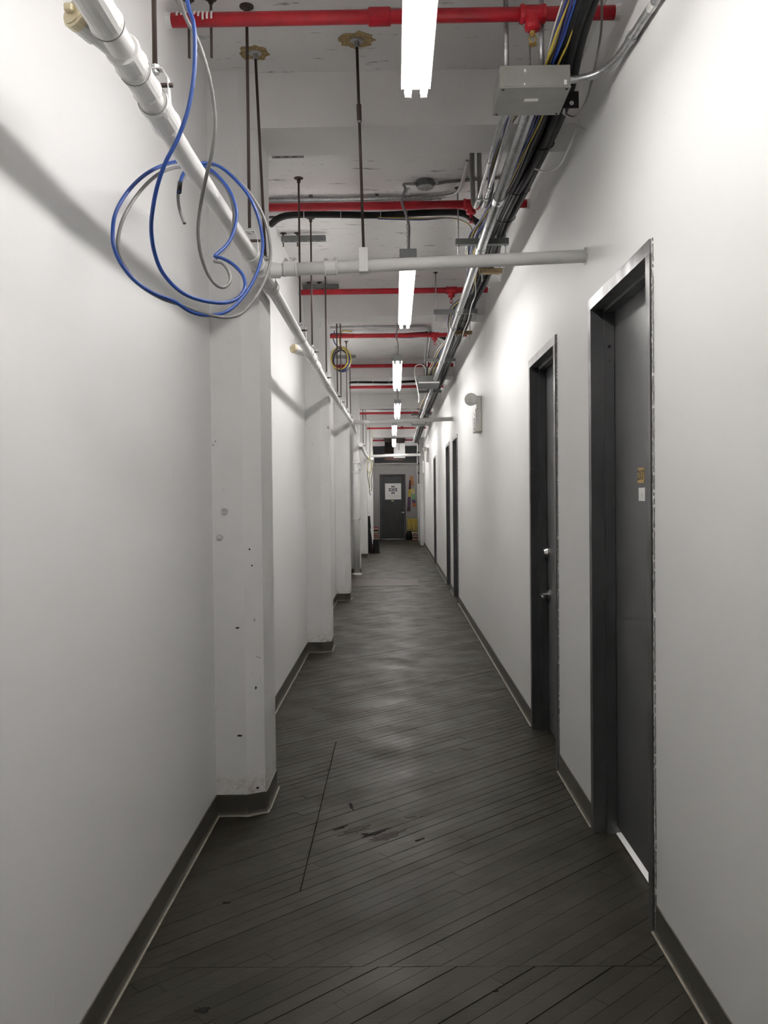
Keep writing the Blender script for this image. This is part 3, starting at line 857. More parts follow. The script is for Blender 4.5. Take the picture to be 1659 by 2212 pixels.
# ------------------------------------------------------------------ threaded rods and clevis hangers
def hanger(x, y, zp, label, top=None, r=.0065, pipe_r=PR, clevis=True, patch=False, coupler=False, zt=None):
    tx, ty = top if top else (x, y)
    zt = zt or ZC
    root = thing('hanger_rod', (tx, ty, zt), label, 'hanger rod', 'dark threaded rods holding the drain pipes')
    zb = zp + pipe_r + (.06 if clevis else .045)
    MB().tube([(tx, ty, zt), (x, y, zb)], r, 8).build('rod', 'rod', root)
    MB().lathe((tx, ty, zt), (0, 0, -1), [(0, .03), (.004, .03), (.007, .012), (.03, .012)], 14).build('flange', 'rod' if not patch else 'galv', root)
    if patch:
        rr = random.Random(int(ty * 100)); n = 22; P = []
        for k in range(n):
            a = 2 * math.pi * k / n; q = .055 + .03 * rr.random(); P.append((tx + q * math.cos(a) * 1.05, ty + q * math.sin(a)))
        MB().prism(P, zt - .0016, zt).build('torn_paint', 'ochre', root)
    if coupler:
        m = Vector((tx, ty, zt)).lerp(Vector((x, y, zb)), .30)
        MB().lathe(m, Vector((x - tx, y - ty, zb - zt)), [(0, .011), (.07, .011)], 8).build('rod_coupler', 'rod', root)
        MB().lathe(m + Vector((x - tx, y - ty, zb - zt)).normalized() * .07, Vector((x - tx, y - ty, zb - zt)), [(0, .012), (.008, .012)], 6).build('nut', 'galv', root)
    if clevis:
        c = MB(); w_ = .024
        R = pipe_r + .006
        P = [(x + R * math.cos(a), y, zp + R * math.sin(a)) for a in [math.pi + math.pi * k / 14 for k in range(15)]]
        loop = [(x - R * .55, y, zb), (x - R * .95, y, zb - .022)] + P + [(x + R * .95, y, zb - .022), (x + R * .55, y, zb), (x - R * .55, y, zb)]
        v = []; f = []
        for i, (px, py, pz) in enumerate(loop):
            d = Vector((px - x, 0, pz - zp)).normalized() * .003
            v += [(px, py - w_ / 2, pz), (px, py + w_ / 2, pz), (px + d.x, py + w_ / 2, pz + d.z), (px + d.x, py - w_ / 2, pz + d.z)]
        for i in range(len(loop) - 1):
            for k in range(4): f.append((i * 4 + k, i * 4 + (k + 1) % 4, i * 4 + 4 + (k + 1) % 4, i * 4 + 4 + k))
        c.add(v, f); c.build('clevis_strap', 'pipe', root)
        MB().tube([(x - R - .008, y, zp + pipe_r + .022), (x + R + .010, y, zp + pipe_r + .022)], .006, 8).build('clevis_bolt', 'rod', root)
        MB().lathe((x, y, zb - .008), (0, 0, 1), [(0, .012), (.02, .012)], 6).build('nut', 'galv', root)
    return root
HL = [(-.597, 2.22, None, 'dark rod with white clevis nearest the viewer, holding the drain pipe'),
      (-.597, 3.66, None, 'dark rod to the drain pipe just left of the rod with the torn ceiling patch'),
      (-.597, 4.11, (-.622, 4.04), 'dark rod with ragged ochre ceiling patch above the drain pipe, by the nearest column'),
      (-.597, 5.62, None, 'dark rod to the drain pipe right after the nearest column'),
      (-.597, 6.42, None, 'dark rod with white paint flecks, second after the nearest column'),
      (-.597, 7.75, None, 'dark rod to the drain pipe right before the second column'),
      (-.605, 9.35, None, 'dark rod to the drain pipe past the second column, left of the cable coil'),
      (-.61, 10.05, None, 'dark rod to the drain pipe passing through the hanging cable coil'),
      (-.62, 11.5, None, 'dark rod to the drain pipe beyond the cable coil'),
      (-.628, 12.55, None, 'dark rod to the far end of the drain pipe before the third column')]
for k, (x, y, top, lab) in enumerate(HL):
    p = on_pipe(y); hanger(p.x, y, p.z, lab, top, patch=(k == 2))
h5 = hanger(-.135, 4.105, 2.642, 'dark rod with coupler and ochre ceiling patch holding the nearer cross pipe', (-.15, 3.945), pipe_r=.030, clevis=False, patch=True, coupler=True)
MB().bbox(-.156, -.114, 4.073, 4.077, 2.600, 2.705, .001).build('strap', 'pipe', h5)
MB().bbox(-.156, -.114, 4.133, 4.137, 2.600, 2.705, .001).build('strap', 'pipe', h5)
MB().bbox(-.156, -.114, 4.073, 4.137, 2.705, 2.712, .001).build('strap_top', 'pipe', h5)
for k, (x, y, zb, lab) in enumerate(((-.64, 17.9, 2.6, 'dark rod to the second drain pipe just past the fourth column'), (-.655, 20.2, 2.56, 'dark rod to the second drain pipe before the fifth column'), (-.65, 23.2, 2.6, 'farthest dark rod, to the second drain pipe past the fifth column'))):
    hanger(x, y, zb - .06, lab, pipe_r=.036)
# short studs above the nearest red pipe
for x, y, lab in ((-.734, 3.60, 'short dark stud in the ceiling behind the nearest red pipe, second from the left wall'), (-.826, 3.60, 'short stud in the ceiling behind the nearest red pipe, closest to the left wall')):
    st = thing('ceiling_stud', (x, y, ZC), lab, 'stud', 'short ceiling studs behind the nearest red pipe')
    MB().tube([(x, y, ZC), (x, y, ZC - .24)], .0055, 8).build('rod', 'rod', st)
    MB().lathe((x, y, ZC), (0, 0, -1), [(0, .024), (.004, .024), (.007, .010), (.02, .010)], 12).build('flange', 'rod', st)

# ------------------------------------------------------------------ strut channels under the slab on the left
def strut(x0, x1, y, z, label, studs=(), h=.04):
    root = thing('strut_channel', ((x0 + x1) / 2, y, z), label, 'strut channel', 'slotted strut channels under the ceiling')
    t = .0025; d = .02
    pr = [(-d, 0), (d, 0), (d, h), (d - .008, h), (d - .008, h - t), (d - t, h - t), (d - t, t), (-d + t, t), (-d + t, h - t), (-d + .008, h - t), (-d + .008, h), (-d, h)]
    k = len(pr); m = MB()
    m.add([(x0, y + a, z + b) for a, b in pr] + [(x1, y + a, z + b) for a, b in pr], [(q, (q + 1) % k, k + (q + 1) % k, k + q) for q in range(k)])
    m.build('channel', 'strut', root)
    n = int((x1 - x0) / .05)
    sl = MB()
    for q in range(n):
        xa = x0 + .02 + q * .05
        sl.box(xa, min(xa + .028, x1 - .004), y - .007, y + .007, z - .0006, z + .0005)
    sl.build('slots', 'ink', root)
    for x in studs:
        MB().tube([(x, y, ZC), (x, y, z - .04)], .005, 8).build('stud', 'rod', root)
        MB().lathe((x, y, ZC), (0, 0, -1), [(0, .026), (.004, .026), (.007, .009), (.015, .009)], 12).build('stud_flange', 'rod', root)
        MB().lathe((x, y, z), (0, 0, -1), [(0, .011), (.01, .011)], 6).build('nut', 'galv', root)
    return root
strut(-.70, -.515, 5.13, 3.545, 'short slotted channel on the ceiling just past the first beam')
strut(-.86, -.515, 6.78, 3.535, 'slotted channel hung from two studs before the third red pipe', (-.845, -.735))
strut(-.86, -.515, 8.34, 3.54, 'slotted channel on two studs just above the third red pipe', (-.80, -.70))
strut(-.86, -.53, 10.80, 3.515, 'slotted channel right behind the fourth red pipe')
strut(-.86, -.535, 12.36, 3.515, 'slotted channel behind the hanging cable coil')

# ------------------------------------------------------------------ services along the right wall
jb = thing('junction_box', (.567, 3.57, 3.14), 'large grey steel junction box with white label below the nearest red pipe', 'junction box')
BX0, BX1, BY0, BY1, BZ0, BZ1 = .430, .706, 3.452, 3.700, 3.147, 3.236
MB().bbox(BX0, BX1, BY0, BY1, BZ0 + .006, BZ1, .003).build('body', 'boxpaint', jb)
MB().bbox(BX0 - .002, BX1 + .002, BY0 - .002, BY1 + .002, BZ0, BZ0 + .0055, .001).build('cover', 'boxpaint', jb)
for x in (BX0 + .013, BX1 - .013):
    for y in (BY0 + .013, BY1 - .013):
        MB().lathe((x, y, BZ0), (0, 0, -1), [(0, .006), (.003, .005)], 8).build('cover_screw', 'ink', jb)
lb = MB().bbox(.540, .596, 3.545, 3.570, BZ0 - .0008, BZ0, .0002).build('label', 'paper', jb)
for (x, z, s) in ((.686, 3.167, .009), (.528, 3.214, .006), (.526, 3.162, .004)):
    MB().bbox(x - s * .6, x + s * .6, BY0 - .0015, BY0, z - s, z + s, .0003).build('paint_fleck', 'paper', jb)
for x in (.466, .608):
    c = thing('vertical_conduit', (x, 3.535, BZ1), 'galvanised conduit rising from the %s of the grey junction box' % ('left' if x < .6 else 'right'), 'conduit')
    MB().tube([(x, 3.535, BZ1 + .011), (x, 3.535, ZC)], .0105, 12).build('pipe', 'galv', c)
    MB().lathe((x, 3.535, BZ1 + .0005), (0, 0, 1), [(0, .016), (.012, .016), (.013, .013), (.022, .013)], 10).build('connector', 'galv', c)
# conduit from the box to the wall and along it towards the viewer
wc = thing('wall_conduit', (.87, 3.0, 3.2), 'bent galvanised conduit from the box to the top of the right wall', 'conduit')
wp = spline([(.711, 3.515, 3.206), (.765, 3.51, 3.208), (.825, 3.475, 3.214), (.862, 3.40, 3.219), (.876, 3.29, 3.214)], 5) + [Vector((.880, 3.0, 3.19)), Vector((.882, 2.4, 3.13)), Vector((.884, 1.2, 3.05))]
MB().tube(wp, .0155, 12).build('pipe', 'galv', wc)
MB().lathe((.877, 3.22, 3.208), (0, -1, -.08), [(0, .020), (.04, .020)], 12).build('coupling', 'galv', wc)
MB().lathe((BX1 + .0025, 3.515, 3.206), (1, 0, 0), [(0, .023), (.010, .023)], 8).build('locknut', 'galv', wc)
MB().lathe((.8805, 2.98, 3.188), (0, -1, -.1), [(0, .0162), (.05, .0162)], 12).build('tape', 'whitec', wc)

ZK, XK = 3.187, .588
big = thing('large_conduit', (XK, 10, ZK), 'large galvanised conduit running the length of the right ceiling edge', 'conduit')
MB().tube([(XK, 3.703, ZK), (XK, 7.5, ZK), (XK, 12.35, ZK + .01)], .029, 18).build('pipe', 'galv', big)
MB().tube([(XK, 12.96, ZK + .01), (XK - .02, 19.0, ZK)], .029, 18).build('pipe', 'galv', big)
MB().tube([(XK - .02, 19.6, ZK), (XK - .03, 25.5, ZK - .06)], .029, 18).build('pipe', 'galv', big)
for y in (4.80, 5.78, 7.70, 8.45, 10.6, 14.8, 17.2):
    MB().lathe((XK if y < 12 else XK - .01, y, ZK + (.004 if y > 9 else 0)), (0, 1, 0), [(0, .033), (.004, .0350), (.085, .0350), (.09, .033)], 18).build('coupling', 'galv', big)
    MB().lathe((XK if y < 12 else XK - .01, y + .03, ZK - .035), (0, 0, -1), [(-.002, .005), (.004, .005)], 6).build('set_screw', 'rod', big)
for k, x in enumerate((.480, .522)):
    c = thing('slim_conduit', (x, 4.2, ZK), 'slim galvanised conduit leaving the grey box, %s of the pair' % ('left' if k == 0 else 'right'), 'conduit')
    MB().tube([(x, 3.703, ZK), (x, 4.82, ZK)], .0105, 12).build('pipe', 'galv', c)
    MB().lathe((x, 4.30 + .36 * k, ZK), (0, 1, 0), [(0, .014), (.05, .014)], 12).build('coupling', 'galv', c)
    MB().lathe((x, 4.82, ZK), (0, 1, 0), [(0, .015), (.03, .015)], 10).build('connector', 'galv', c)
    f = spline([(x, 4.85, ZK), (x - .002, 5.0, ZK + .01), (x - .004, 5.12, ZK + .08), (x - .004, 5.16, ZK + .2), (x - .002, 5.2, ZK + .34), (x, 5.22, ZC - .002)], 6)
    MB().tube(f, .0145, 10).build('flexible_tail', 'flex', c)
# conduits crossing the ceiling
def ceil_conduit(pts, r, label, mat='galv', straps=()):
    c = thing('ceiling_conduit', pts[0], label, 'conduit')
    MB().tube(pts, r, 10).build('pipe', mat, c)
    for x, y in straps:
        MB().bbox(x - .012, x + .012, y - .035, y + .035, ZC - .006, ZC - .0005, .0008).build('strap', 'strut', c)
ceil_conduit([(XL + .001, 5.96, ZC - .02), (.28, 5.95, ZC - .02)] + spline([(.30, 5.95, ZC - .02), (.37, 5.93, ZC - .022), (.425, 5.86, ZC - .03), (.45, 5.72, ZC - .035), (.462, 5.5, ZC - .02), (.465, 5.36, ZC - .001)], 5), .013, 'galvanised conduit crossing the ceiling before the second red pipe, curving up at right', straps=((-.55, 5.96), (-.1, 5.96)))
ceil_conduit([(XL + .001, 6.02, ZC - .02), (.25, 6.01, ZC - .02), (.34, 5.99, ZC - .02)], .011, 'second, straighter conduit on the ceiling right behind the curving one')
ceil_conduit([(.30, 5.70, ZC - .02), (.36, 5.69, ZC - .014), (.75, 5.62, ZC - .014)], .010, 'flexible grey conduit from the round ceiling box to the cables at right', 'flex')
ceil_conduit([(XL + .001, 6.30, ZC - .03), (.5, 6.28, ZC - .03)], .011, 'thin conduit above the black cables crossing the ceiling')
ceil_conduit([(XL + .001, 10.45, ZC - .02), (.30, 10.46, ZC - .02)] + spline([(.33, 10.46, ZC - .02), (.40, 10.5, ZC - .022), (.435, 10.65, ZC - .03), (.44, 11.2, ZC - .04), (.44, 12.0, ZC - .10), (.44, 12.5, 3.27)], 5), .013, 'conduit crossing the ceiling before the fourth red pipe and turning down the corridor')
ceil_conduit([(.47, 10.9, ZC - .02), (.475, 12.0, ZC - .10), (.475, 12.5, 3.27)], .013, 'straight conduit beside the turning one, down to the second pull box')

# trapeze hangers
def trapeze(y, x0, x1, z, label, wood=False):
    root = thing('trapeze_hanger', ((x0 + x1) / 2, y, z), label, 'trapeze hanger', 'trapeze hangers carrying the cables')
    if not wood:
        t = MB(); t.bbox(x0, x1, y - .021, y + .021, z, z + .04, .002); t.build('channel', 'strut', root)
    else:
        MB().bbox(x0, x1, y - .03, y + .03, z, z + .035, .003).build('wooden_bar', 'wood', root)
    for x in (x0 + .02, x1 - .02):
        MB().tube([(x, y, ZC), (x, y, z - .06)], .0045, 8).build('rod', 'galv', root)
        MB().lathe((x, y, ZC), (0, 0, -1), [(0, .022), (.004, .022), (.008, .008), (.014, .008)], 10).build('flange', 'rod', root)
        MB().lathe((x, y, z), (0, 0, -1), [(0, .010), (.009, .010)], 6).build('nut', 'galv', root)
    return root
ZTR = 3.218
trapeze(5.84, .42, .775, ZTR, 'grey trapeze hanger under the cables just past the second red pipe')
trapeze(8.03, .375, .775, ZTR, 'grey trapeze hanger under the cables just before the third red pipe')
trapeze(10.9, .40, .775, ZTR + .005, 'grey trapeze hanger under the cables beside the third strip light')
trapeze(14.2, .38, .775, ZTR + .01, 'grey trapeze hanger beyond the second pull box')
trapeze(18.05, .36, .775, ZTR, 'farthest grey trapeze hanger, by the fifth strip light')
tw = trapeze(3.78, .58, .765, 3.245, 'wooden bar hanger right behind the grey junction box', True)
trapeze(6.62, .655, .83, 3.225, 'wooden bar hanger under the black cables, above the nearer cross pipe', True)
trapeze(9.1, .63, .82, 3.225, 'wooden bar hanger under the black cables by the second beam', True)

MB().bbox(.725, .795, 3.722, 3.730, 3.185, 3.255, .001).build('bracket_plate', 'ink', tw)
MB().lathe((.765, 3.7215, 3.205), (0, -1, 0), [(0, .010), (.005, .008)], 8).build('bolt', 'whitec', tw)
# second and third pull boxes
for (ya, yb, xa, xb, z0, z1, lab) in ((12.35, 12.96, .345, .655, 3.135, 3.255, 'grey pull box under the second cable drop, beyond the cable loop'),
                                      (19.0, 19.6, .38, .69, 3.12, 3.25, 'farthest grey pull box, just past the second cross pipe')):
    pb = thing('pull_box', ((xa + xb) / 2, ya, z0), lab, 'pull box')
    MB().bbox(xa, xb, ya, yb, z0 + .006, z1, .003).build('body', 'strut', pb)
    MB().bbox(xa - .003, xb + .003, ya - .003, yb + .003, z0, z0 + .0055, .001).build('cover', 'strut', pb)
    MB().bbox(xa + .01, xb - .01, ya - .006, ya - .0035, z0 + .01, z0 + .03, .0005).build('lip', 'enamel', pb)

# cable bundles
rb_ = random.Random(21)
def strand(ctrl, off, amp, r, mat, parent, seg=6, name='strand', seed=0):
    q = random.Random(seed); P = []
    for i, p in enumerate(ctrl):
        k_ = .55 if (name == 'black_cable' and p[1] < 3.6) else 1.0
        P.append((p[0] + off[0] * k_ + amp * q.uniform(-1, 1), p[1], p[2] + off[1] + amp * .5 * q.uniform(-1, 1)))
    return MB().tube(spline(P, 5), r, seg).build(name, mat, parent)
bk = thing('black_cable_bundle', (.75, 8, 3.38), 'thick black cable bundle along the top of the right wall', 'cable bundle')
ctrl = [(.72, .5, 3.295), (.70, 2.0, 3.295), (.692, 2.9, 3.295), (.70, 3.35, 3.29), (.728, 3.75, 3.285), (.745, 4.1, 3.283), (.735, 4.6, 3.282), (.715, 5.2, 3.288), (.70, 5.84, 3.292), (.71, 6.6, 3.292),
        (.71, 7.3, 3.285), (.70, 8.03, 3.29), (.705, 9.1, 3.292), (.70, 10.9, 3.295), (.705, 12.3, 3.29), (.70, 14.2, 3.295), (.70, 16.0, 3.29), (.69, 17.6, 3.29), (.70, 19.3, 3.29), (.69, 21.5, 3.27), (.68, 23.5, 3.22), (.66, 26.0, 3.15)]
for i, (off, r) in enumerate((((-.040, 0), .021), ((.002, -.004), .022), ((.040, .0), .020), ((-.020, .018), .016), ((.022, .018), .016))):
    strand(ctrl, off, .008, r, 'black', bk, 10, 'black_cable', 40 + i)
for y, x, z in ((4.35, .74, 3.285), (5.0, .722, 3.288), (5.5, .708, 3.29), (6.9, .71, 3.29), (8.6, .703, 3.292)):
    rg = MB(); P = [(x + .066 * math.cos(a), y, z + .006 + .036 * math.sin(a)) for a in [2 * math.pi * k / 18 for k in range(19)]]
    rg.tube(P, .0028, 6, False); rg.build('cable_tie', 'ink', bk)
db = thing('data_cable_bundle', (.64, 8, 3.27), 'loose bundle of blue, yellow and grey data cables beside the large conduit', 'cable bundle')
dctrl = [(.625, 1.0, 3.29), (.63, 2.2, 3.29), (.635, 2.9, 3.29), (.64, 3.3, 3.275), (.645, 3.6, 3.268), (.645, 3.95, 3.255), (.635, 4.4, 3.245), (.62, 4.9, 3.245), (.58, 5.4, 3.262), (.55, 5.84, 3.272),
         (.56, 6.3, 3.268), (.60, 6.7, 3.245), (.64, 7.2, 3.225), (.60, 7.6, 3.255), (.565, 8.03, 3.272), (.57, 8.6, 3.27), (.605, 9.4, 3.25), (.56, 10.4, 3.272), (.54, 11.3, 3.27), (.52, 12.2, 3.275), (.54, 13.3, 3.272), (.565, 14.6, 3.27), (.54, 16.4, 3.27), (.55, 18.5, 3.275), (.54, 20.5, 3.27), (.55, 23, 3.2)]
for i, (mat, r) in enumerate((('dblue', .0055), ('yellow', .0055), ('dblue', .006), ('blue', .0045), ('yellow', .005), ('whitec', .004), ('greyc', .005), ('yellow', .0045), ('dblue', .005), ('greyc', .006))):
    off = ((i % 5 - 2) * .013, (i // 5) * .013)
    strand(dctrl, off, .012, r, mat, db, 6, 'data_cable', 70 + i)
# cables dipping between the slim conduits
dq = thing('cable_swag', (.55, 4.4, 3.25), 'short swag of blue and yellow cables behind the slim conduits', 'cable bundle')
for i, mat in enumerate(('dblue', 'yellow', 'black', 'greyc', 'dblue')):
    MB().tube(spline([(.64 - .004 * i, 3.75, 3.285), (.575 - .010 * i, 4.02, 3.285 - .004 * i), (.525 + .004 * i, 4.3, 3.27), (.515 + .006 * i, 4.6, 3.25 + .005 * i), (.54 + .006 * i, 4.9, 3.26), (.57, 5.25, 3.265)], 5), .006, 6).build('data_cable', mat, dq)
# black bundles crossing the ceiling from the left wall
def crossing(y, z, x_end, y_end, label, n=2, sag=0.03, yellow=True, seed=0):
    root = thing('crossing_cable_bundle', (0, y, z), label, 'cable bundle')
    for i in range(n):
        oy = (i - .5) * .026
        P = [(XL + .01, y + .12 + oy, z - .035), (-.75, y + .02 + oy, z - .006), (-.45, y + oy, z - sag * .3), (-.1, y + oy + .01, z - sag * .5), (.25, y + oy, z - .2 * sag),
             (.48, y + oy + .03, z), (x_end - .12, y + .12 + oy, z - .02), (x_end - .03, y + .3 + oy, z - .05), (x_end - .01, y_end - .3, z - .16), (x_end - .02, y_end, z - .235)]
        MB().tube(spline(P, 5), .021 - .003 * i, 10).build('black_cable', 'black', root)
    if yellow:
        for k, mat in enumerate(('yellow', 'whitec', 'dblue')):
            MB().tube(spline([(-.1, y - .01, z - .034 - .006 * k), (.2, y, z - .042 - .006 * k), (.42, y + .02, z - .038), (.55, y + .1, z - .06), (.60, y + .3, z - .08)], 5), .004, 6).build('data_cable', mat, root)
    for x in (-.62, -.36, -.08):
        P = [(x, y + .034 * math.cos(a), z - .012 + .03 * math.sin(a)) for a in [2 * math.pi * k / 16 for k in range(17)]]
        MB().tube(P, .0025, 5, False).build('cable_tie', 'whitec', root)
crossing(6.18, 3.552, .70, 7.2, 'black cable bundle with white ties crossing the ceiling behind the second red pipe')
crossing(10.75, 3.552, .70, 12.0, 'black cable bundle sagging behind the fourth red pipe', sag=.06)
crossing(15.25, 3.555, .70, 16.2, 'black cable bundle crossing the ceiling before the sixth red pipe', yellow=False)
crossing(19.9, 3.56, .70, 20.8, 'farthest black cable bundle, crossing before the eighth red pipe', n=1, yellow=False)
# stray wires along the right wall
def wire(pts, r, mat, label, cat='wire', name='loose_wire'):
    return tag(MB().tube(spline(pts, 6), r, 6).build(name, mat), label, cat)
wire([(.78, 3.25, 3.42), (.81, 3.38, 3.33), (.815, 3.52, 3.25), (.81, 3.64, 3.18), (.785, 3.75, 3.16), (.74, 3.80, 3.20)], .005, 'greyc', 'grey loop of wire to the right of the grey junction box')
wire([(.90, 4.10, 3.25), (.86, 4.07, 3.245), (.845, 4.13, 3.20), (.84, 4.36, 3.19), (.80, 4.46, 3.19), (.74, 4.53, 3.23)], .004, 'whitec', 'thin white wire leaving the right wall below the black cables')
wire([(.66, 7.0, 3.27), (.68, 7.2, 3.2), (.665, 7.4, 3.16), (.66, 7.7, 3.09), (.645, 8.0, 3.05), (.65, 8.3, 3.02)], .004, 'whitec', 'white wire hanging out of the cables beyond the nearer cross pipe')
lp_ = wire([(.45, 12.37, 3.258), (.445, 12.2, 3.31), (.42, 12.02, 3.335), (.37, 12.0, 3.36), (.31, 12.0, 3.34), (.285, 12.0, 3.275), (.30, 12.0, 3.16), (.33, 12.0, 3.02), (.345, 12.0, 2.9), (.338, 12.0, 2.83)], .008, 'whitec', 'white cable looped and hanging down beside the third strip light', 'cable', 'hanging_cable')
wire([(.90, 20.6, 3.35), (.895, 21.6, 3.2), (.885, 22.4, 3.05), (.86, 22.8, 2.92)], .006, 'whitec', 'thin white wire running down to the second emergency light')

BLUE_PATH = [(-0.508, 2.2, 2.8), (-0.493, 2.2, 2.743), (-0.49, 2.2, 2.685), (-0.495, 2.2, 2.604), (-0.511, 2.2, 2.524), (-0.537, 2.2, 2.455), (-0.568, 2.2, 2.398), (-0.595, 2.22, 2.347), (-0.616, 2.25, 2.299), (-0.635, 2.3, 2.261), (-0.641, 2.35, 2.214), (-0.632, 2.4, 2.171), (-0.599, 2.45, 2.134), (-0.556, 2.5, 2.12), (-0.499, 2.55, 2.121), (-0.464, 2.6, 2.144), (-0.449, 2.65, 2.188), (-0.463, 2.7, 2.238), (-0.496, 2.72, 2.277), (-0.532, 2.73, 2.3), (-0.557, 2.74, 2.309), (-0.55, 2.76, 2.326), (-0.53, 2.8, 2.363), (-0.513, 2.83, 2.413), (-0.508, 2.86, 2.483), (-0.528, 2.88, 2.55), (-0.562, 2.9, 2.603), (-0.604, 2.92, 2.647), (-0.65, 2.92, 2.667), (-0.675, 2.8, 2.63), (-0.683, 2.6, 2.541), (-0.71, 2.5, 2.475), (-0.733, 2.42, 2.401), (-0.754, 2.38, 2.331), (-0.763, 2.38, 2.275), (-0.758, 2.38, 2.231), (-0.743, 2.4, 2.192), (-0.711, 2.42, 2.152), (-0.668, 2.45, 2.126), (-0.629, 2.5, 2.117), (-0.599, 2.6, 2.105), (-0.565, 2.7, 2.117), (-0.526, 2.8, 2.153), (-0.487, 2.88, 2.223), (-0.454, 2.92, 2.301), (-0.438, 2.95, 2.387), (-0.441, 2.95, 2.449), (-0.456, 2.95, 2.511), (-0.486, 2.95, 2.574), (-0.532, 2.95, 2.629), (-0.579, 2.95, 2.668), (-0.626, 2.95, 2.681), (-0.661, 2.9, 2.655), (-0.664, 2.8, 2.595), (-0.666, 2.75, 2.544), (-0.662, 2.72, 2.504)]
GREY_PATH = [(-0.541, 2.26, 2.835), (-0.522, 2.26, 2.781), (-0.499, 2.28, 2.738), (-0.478, 2.3, 2.664), (-0.473, 2.34, 2.597), (-0.475, 2.36, 2.544), (-0.488, 2.38, 2.49), (-0.514, 2.42, 2.436), (-0.542, 2.48, 2.386), (-0.56, 2.52, 2.327), (-0.561, 2.55, 2.269), (-0.552, 2.6, 2.221), (-0.529, 2.62, 2.19), (-0.511, 2.65, 2.191), (-0.499, 2.68, 2.217), (-0.508, 2.7, 2.253), (-0.529, 2.71, 2.28), (-0.555, 2.72, 2.289), (-0.551, 2.78, 2.323), (-0.53, 2.82, 2.366), (-0.521, 2.85, 2.427), (-0.521, 2.88, 2.497), (-0.542, 2.9, 2.565), (-0.581, 2.92, 2.619), (-0.627, 2.92, 2.65), (-0.67, 2.84, 2.628), (-0.682, 2.65, 2.547), (-0.696, 2.52, 2.469), (-0.723, 2.45, 2.392), (-0.744, 2.41, 2.322), (-0.755, 2.4, 2.262), (-0.749, 2.4, 2.217), (-0.73, 2.42, 2.178), (-0.704, 2.44, 2.146), (-0.657, 2.48, 2.12), (-0.615, 2.55, 2.115), (-0.583, 2.65, 2.115), (-0.539, 2.75, 2.121), (-0.498, 2.85, 2.151), (-0.459, 2.9, 2.212), (-0.432, 2.95, 2.285), (-0.416, 2.98, 2.363), (-0.419, 2.98, 2.434), (-0.434, 2.98, 2.497), (-0.46, 2.98, 2.552), (-0.499, 2.98, 2.608), (-0.545, 2.98, 2.655), (-0.592, 2.98, 2.683), (-0.638, 2.97, 2.683), (-0.671, 2.92, 2.651), (-0.677, 2.84, 2.591), (-0.678, 2.78, 2.533), (-0.675, 2.76, 2.489), (-0.666, 2.75, 2.45), (-0.651, 2.74, 2.413)]

# ------------------------------------------------------------------ cable coils
def coil(path, lead, r, mat, label, tape=None):
    root = thing('cable_coil', path[0], label, 'cable', 'cables coiled around the drain pipe')
    MB().tube(spline(lead + path, 5), r, 10).build('cable', mat, root)
    if tape is not None:
        a, b = Vector(path[tape]), Vector(path[tape + 1])
        MB().tube([a, b], r * 1.35, 10).build('tape', 'ink', root)
    return root
coil(BLUE_PATH, [(-.55, 2.28, ZC - .002), (-.56, 2.24, 3.3), (-.535, 2.2, 3.0)], .0055, 'blue', 'bright blue cable coiled loosely around the drain pipe on the left', -2)
coil(GREY_PATH, [(-.60, 2.34, ZC - .002), (-.62, 2.30, 3.3), (-.58, 2.27, 3.0)], .0052, 'greyc', 'grey cable coiled together with the bright blue one around the drain pipe')
# small coil hung far back
fc = thing('hanging_cable_coil', (-.66, 10.8, 3.4), 'small hanging coil of blue, yellow and black cables under the fourth red pipe', 'cable coil')
for k, (mat, R, dx) in enumerate((('yellow', .135, -.012), ('dblue', .14, 0), ('black', .128, .008), ('yellow', .145, .014), ('greyc', .12, -.004), ('dblue', .133, .018))):
    P = [(-.655 + dx + R * .78 * math.cos(a), 10.8 + .012 * (k - 2), 3.26 - .012 * (k % 3) + R * math.sin(a)) for a in [2 * math.pi * q / 30 for q in range(31)]]
    MB().tube(P, .0075, 6, False).build('turn', mat, fc)
MB().tube(spline([(-.72, 10.7, 3.585), (-.74, 10.78, 3.50), (-.70, 10.8, 3.42), (-.65, 10.8, 3.40)], 5), .007, 6).build('lead', 'dblue', fc)
MB().tube(spline([(-.5, 10.7, 3.57), (-.62, 10.72, 3.585), (-.665, 10.8, 3.52), (-.655, 10.8, 3.40)], 5), .007, 6).build('lead', 'yellow', fc)
MB().lathe((-.655, 10.77, 3.39), (0, 1, 0), [(0, .022), (.06, .022)], 8).build('tie', 'dblue', fc)
MB().lathe((-.668, 10.77, 3.118), (0, 1, 0), [(0, .018), (.06, .018)], 8).build('tie', 'ink', fc)
# loose yellow cable hanging near the far end
fy = thing('hanging_cable', (-.62, 21.3, 2.5), 'loose tangle of yellow and grey cable hanging by the fifth column', 'cable')
for k, (mat, P) in enumerate((('paley', [(-.60, 21.3, 2.56), (-.66, 21.3, 2.35), (-.64, 21.3, 2.12), (-.58, 21.3, 2.2), (-.57, 21.3, 2.42), (-.61, 21.3, 2.5)]),
                              ('paley', [(-.62, 21.32, 2.55), (-.55, 21.32, 2.3), (-.62, 21.32, 2.0), (-.60, 21.32, 1.8), (-.63, 21.32, 1.72)]),
                              ('greyc', [(-.64, 21.34, 2.5), (-.67, 21.34, 2.1), (-.63, 21.34, 1.85), (-.62, 21.34, 1.66), (-.59, 21.34, 1.58)]),
                              ('greyc', [(-.56, 21.35, 2.45), (-.545, 21.35, 2.15), (-.58, 21.35, 1.95), (-.56, 21.35, 1.78), (-.585, 21.35, 1.68)]))):
    MB().tube(spline(P, 6), .010, 6).build('strand', mat, fy)
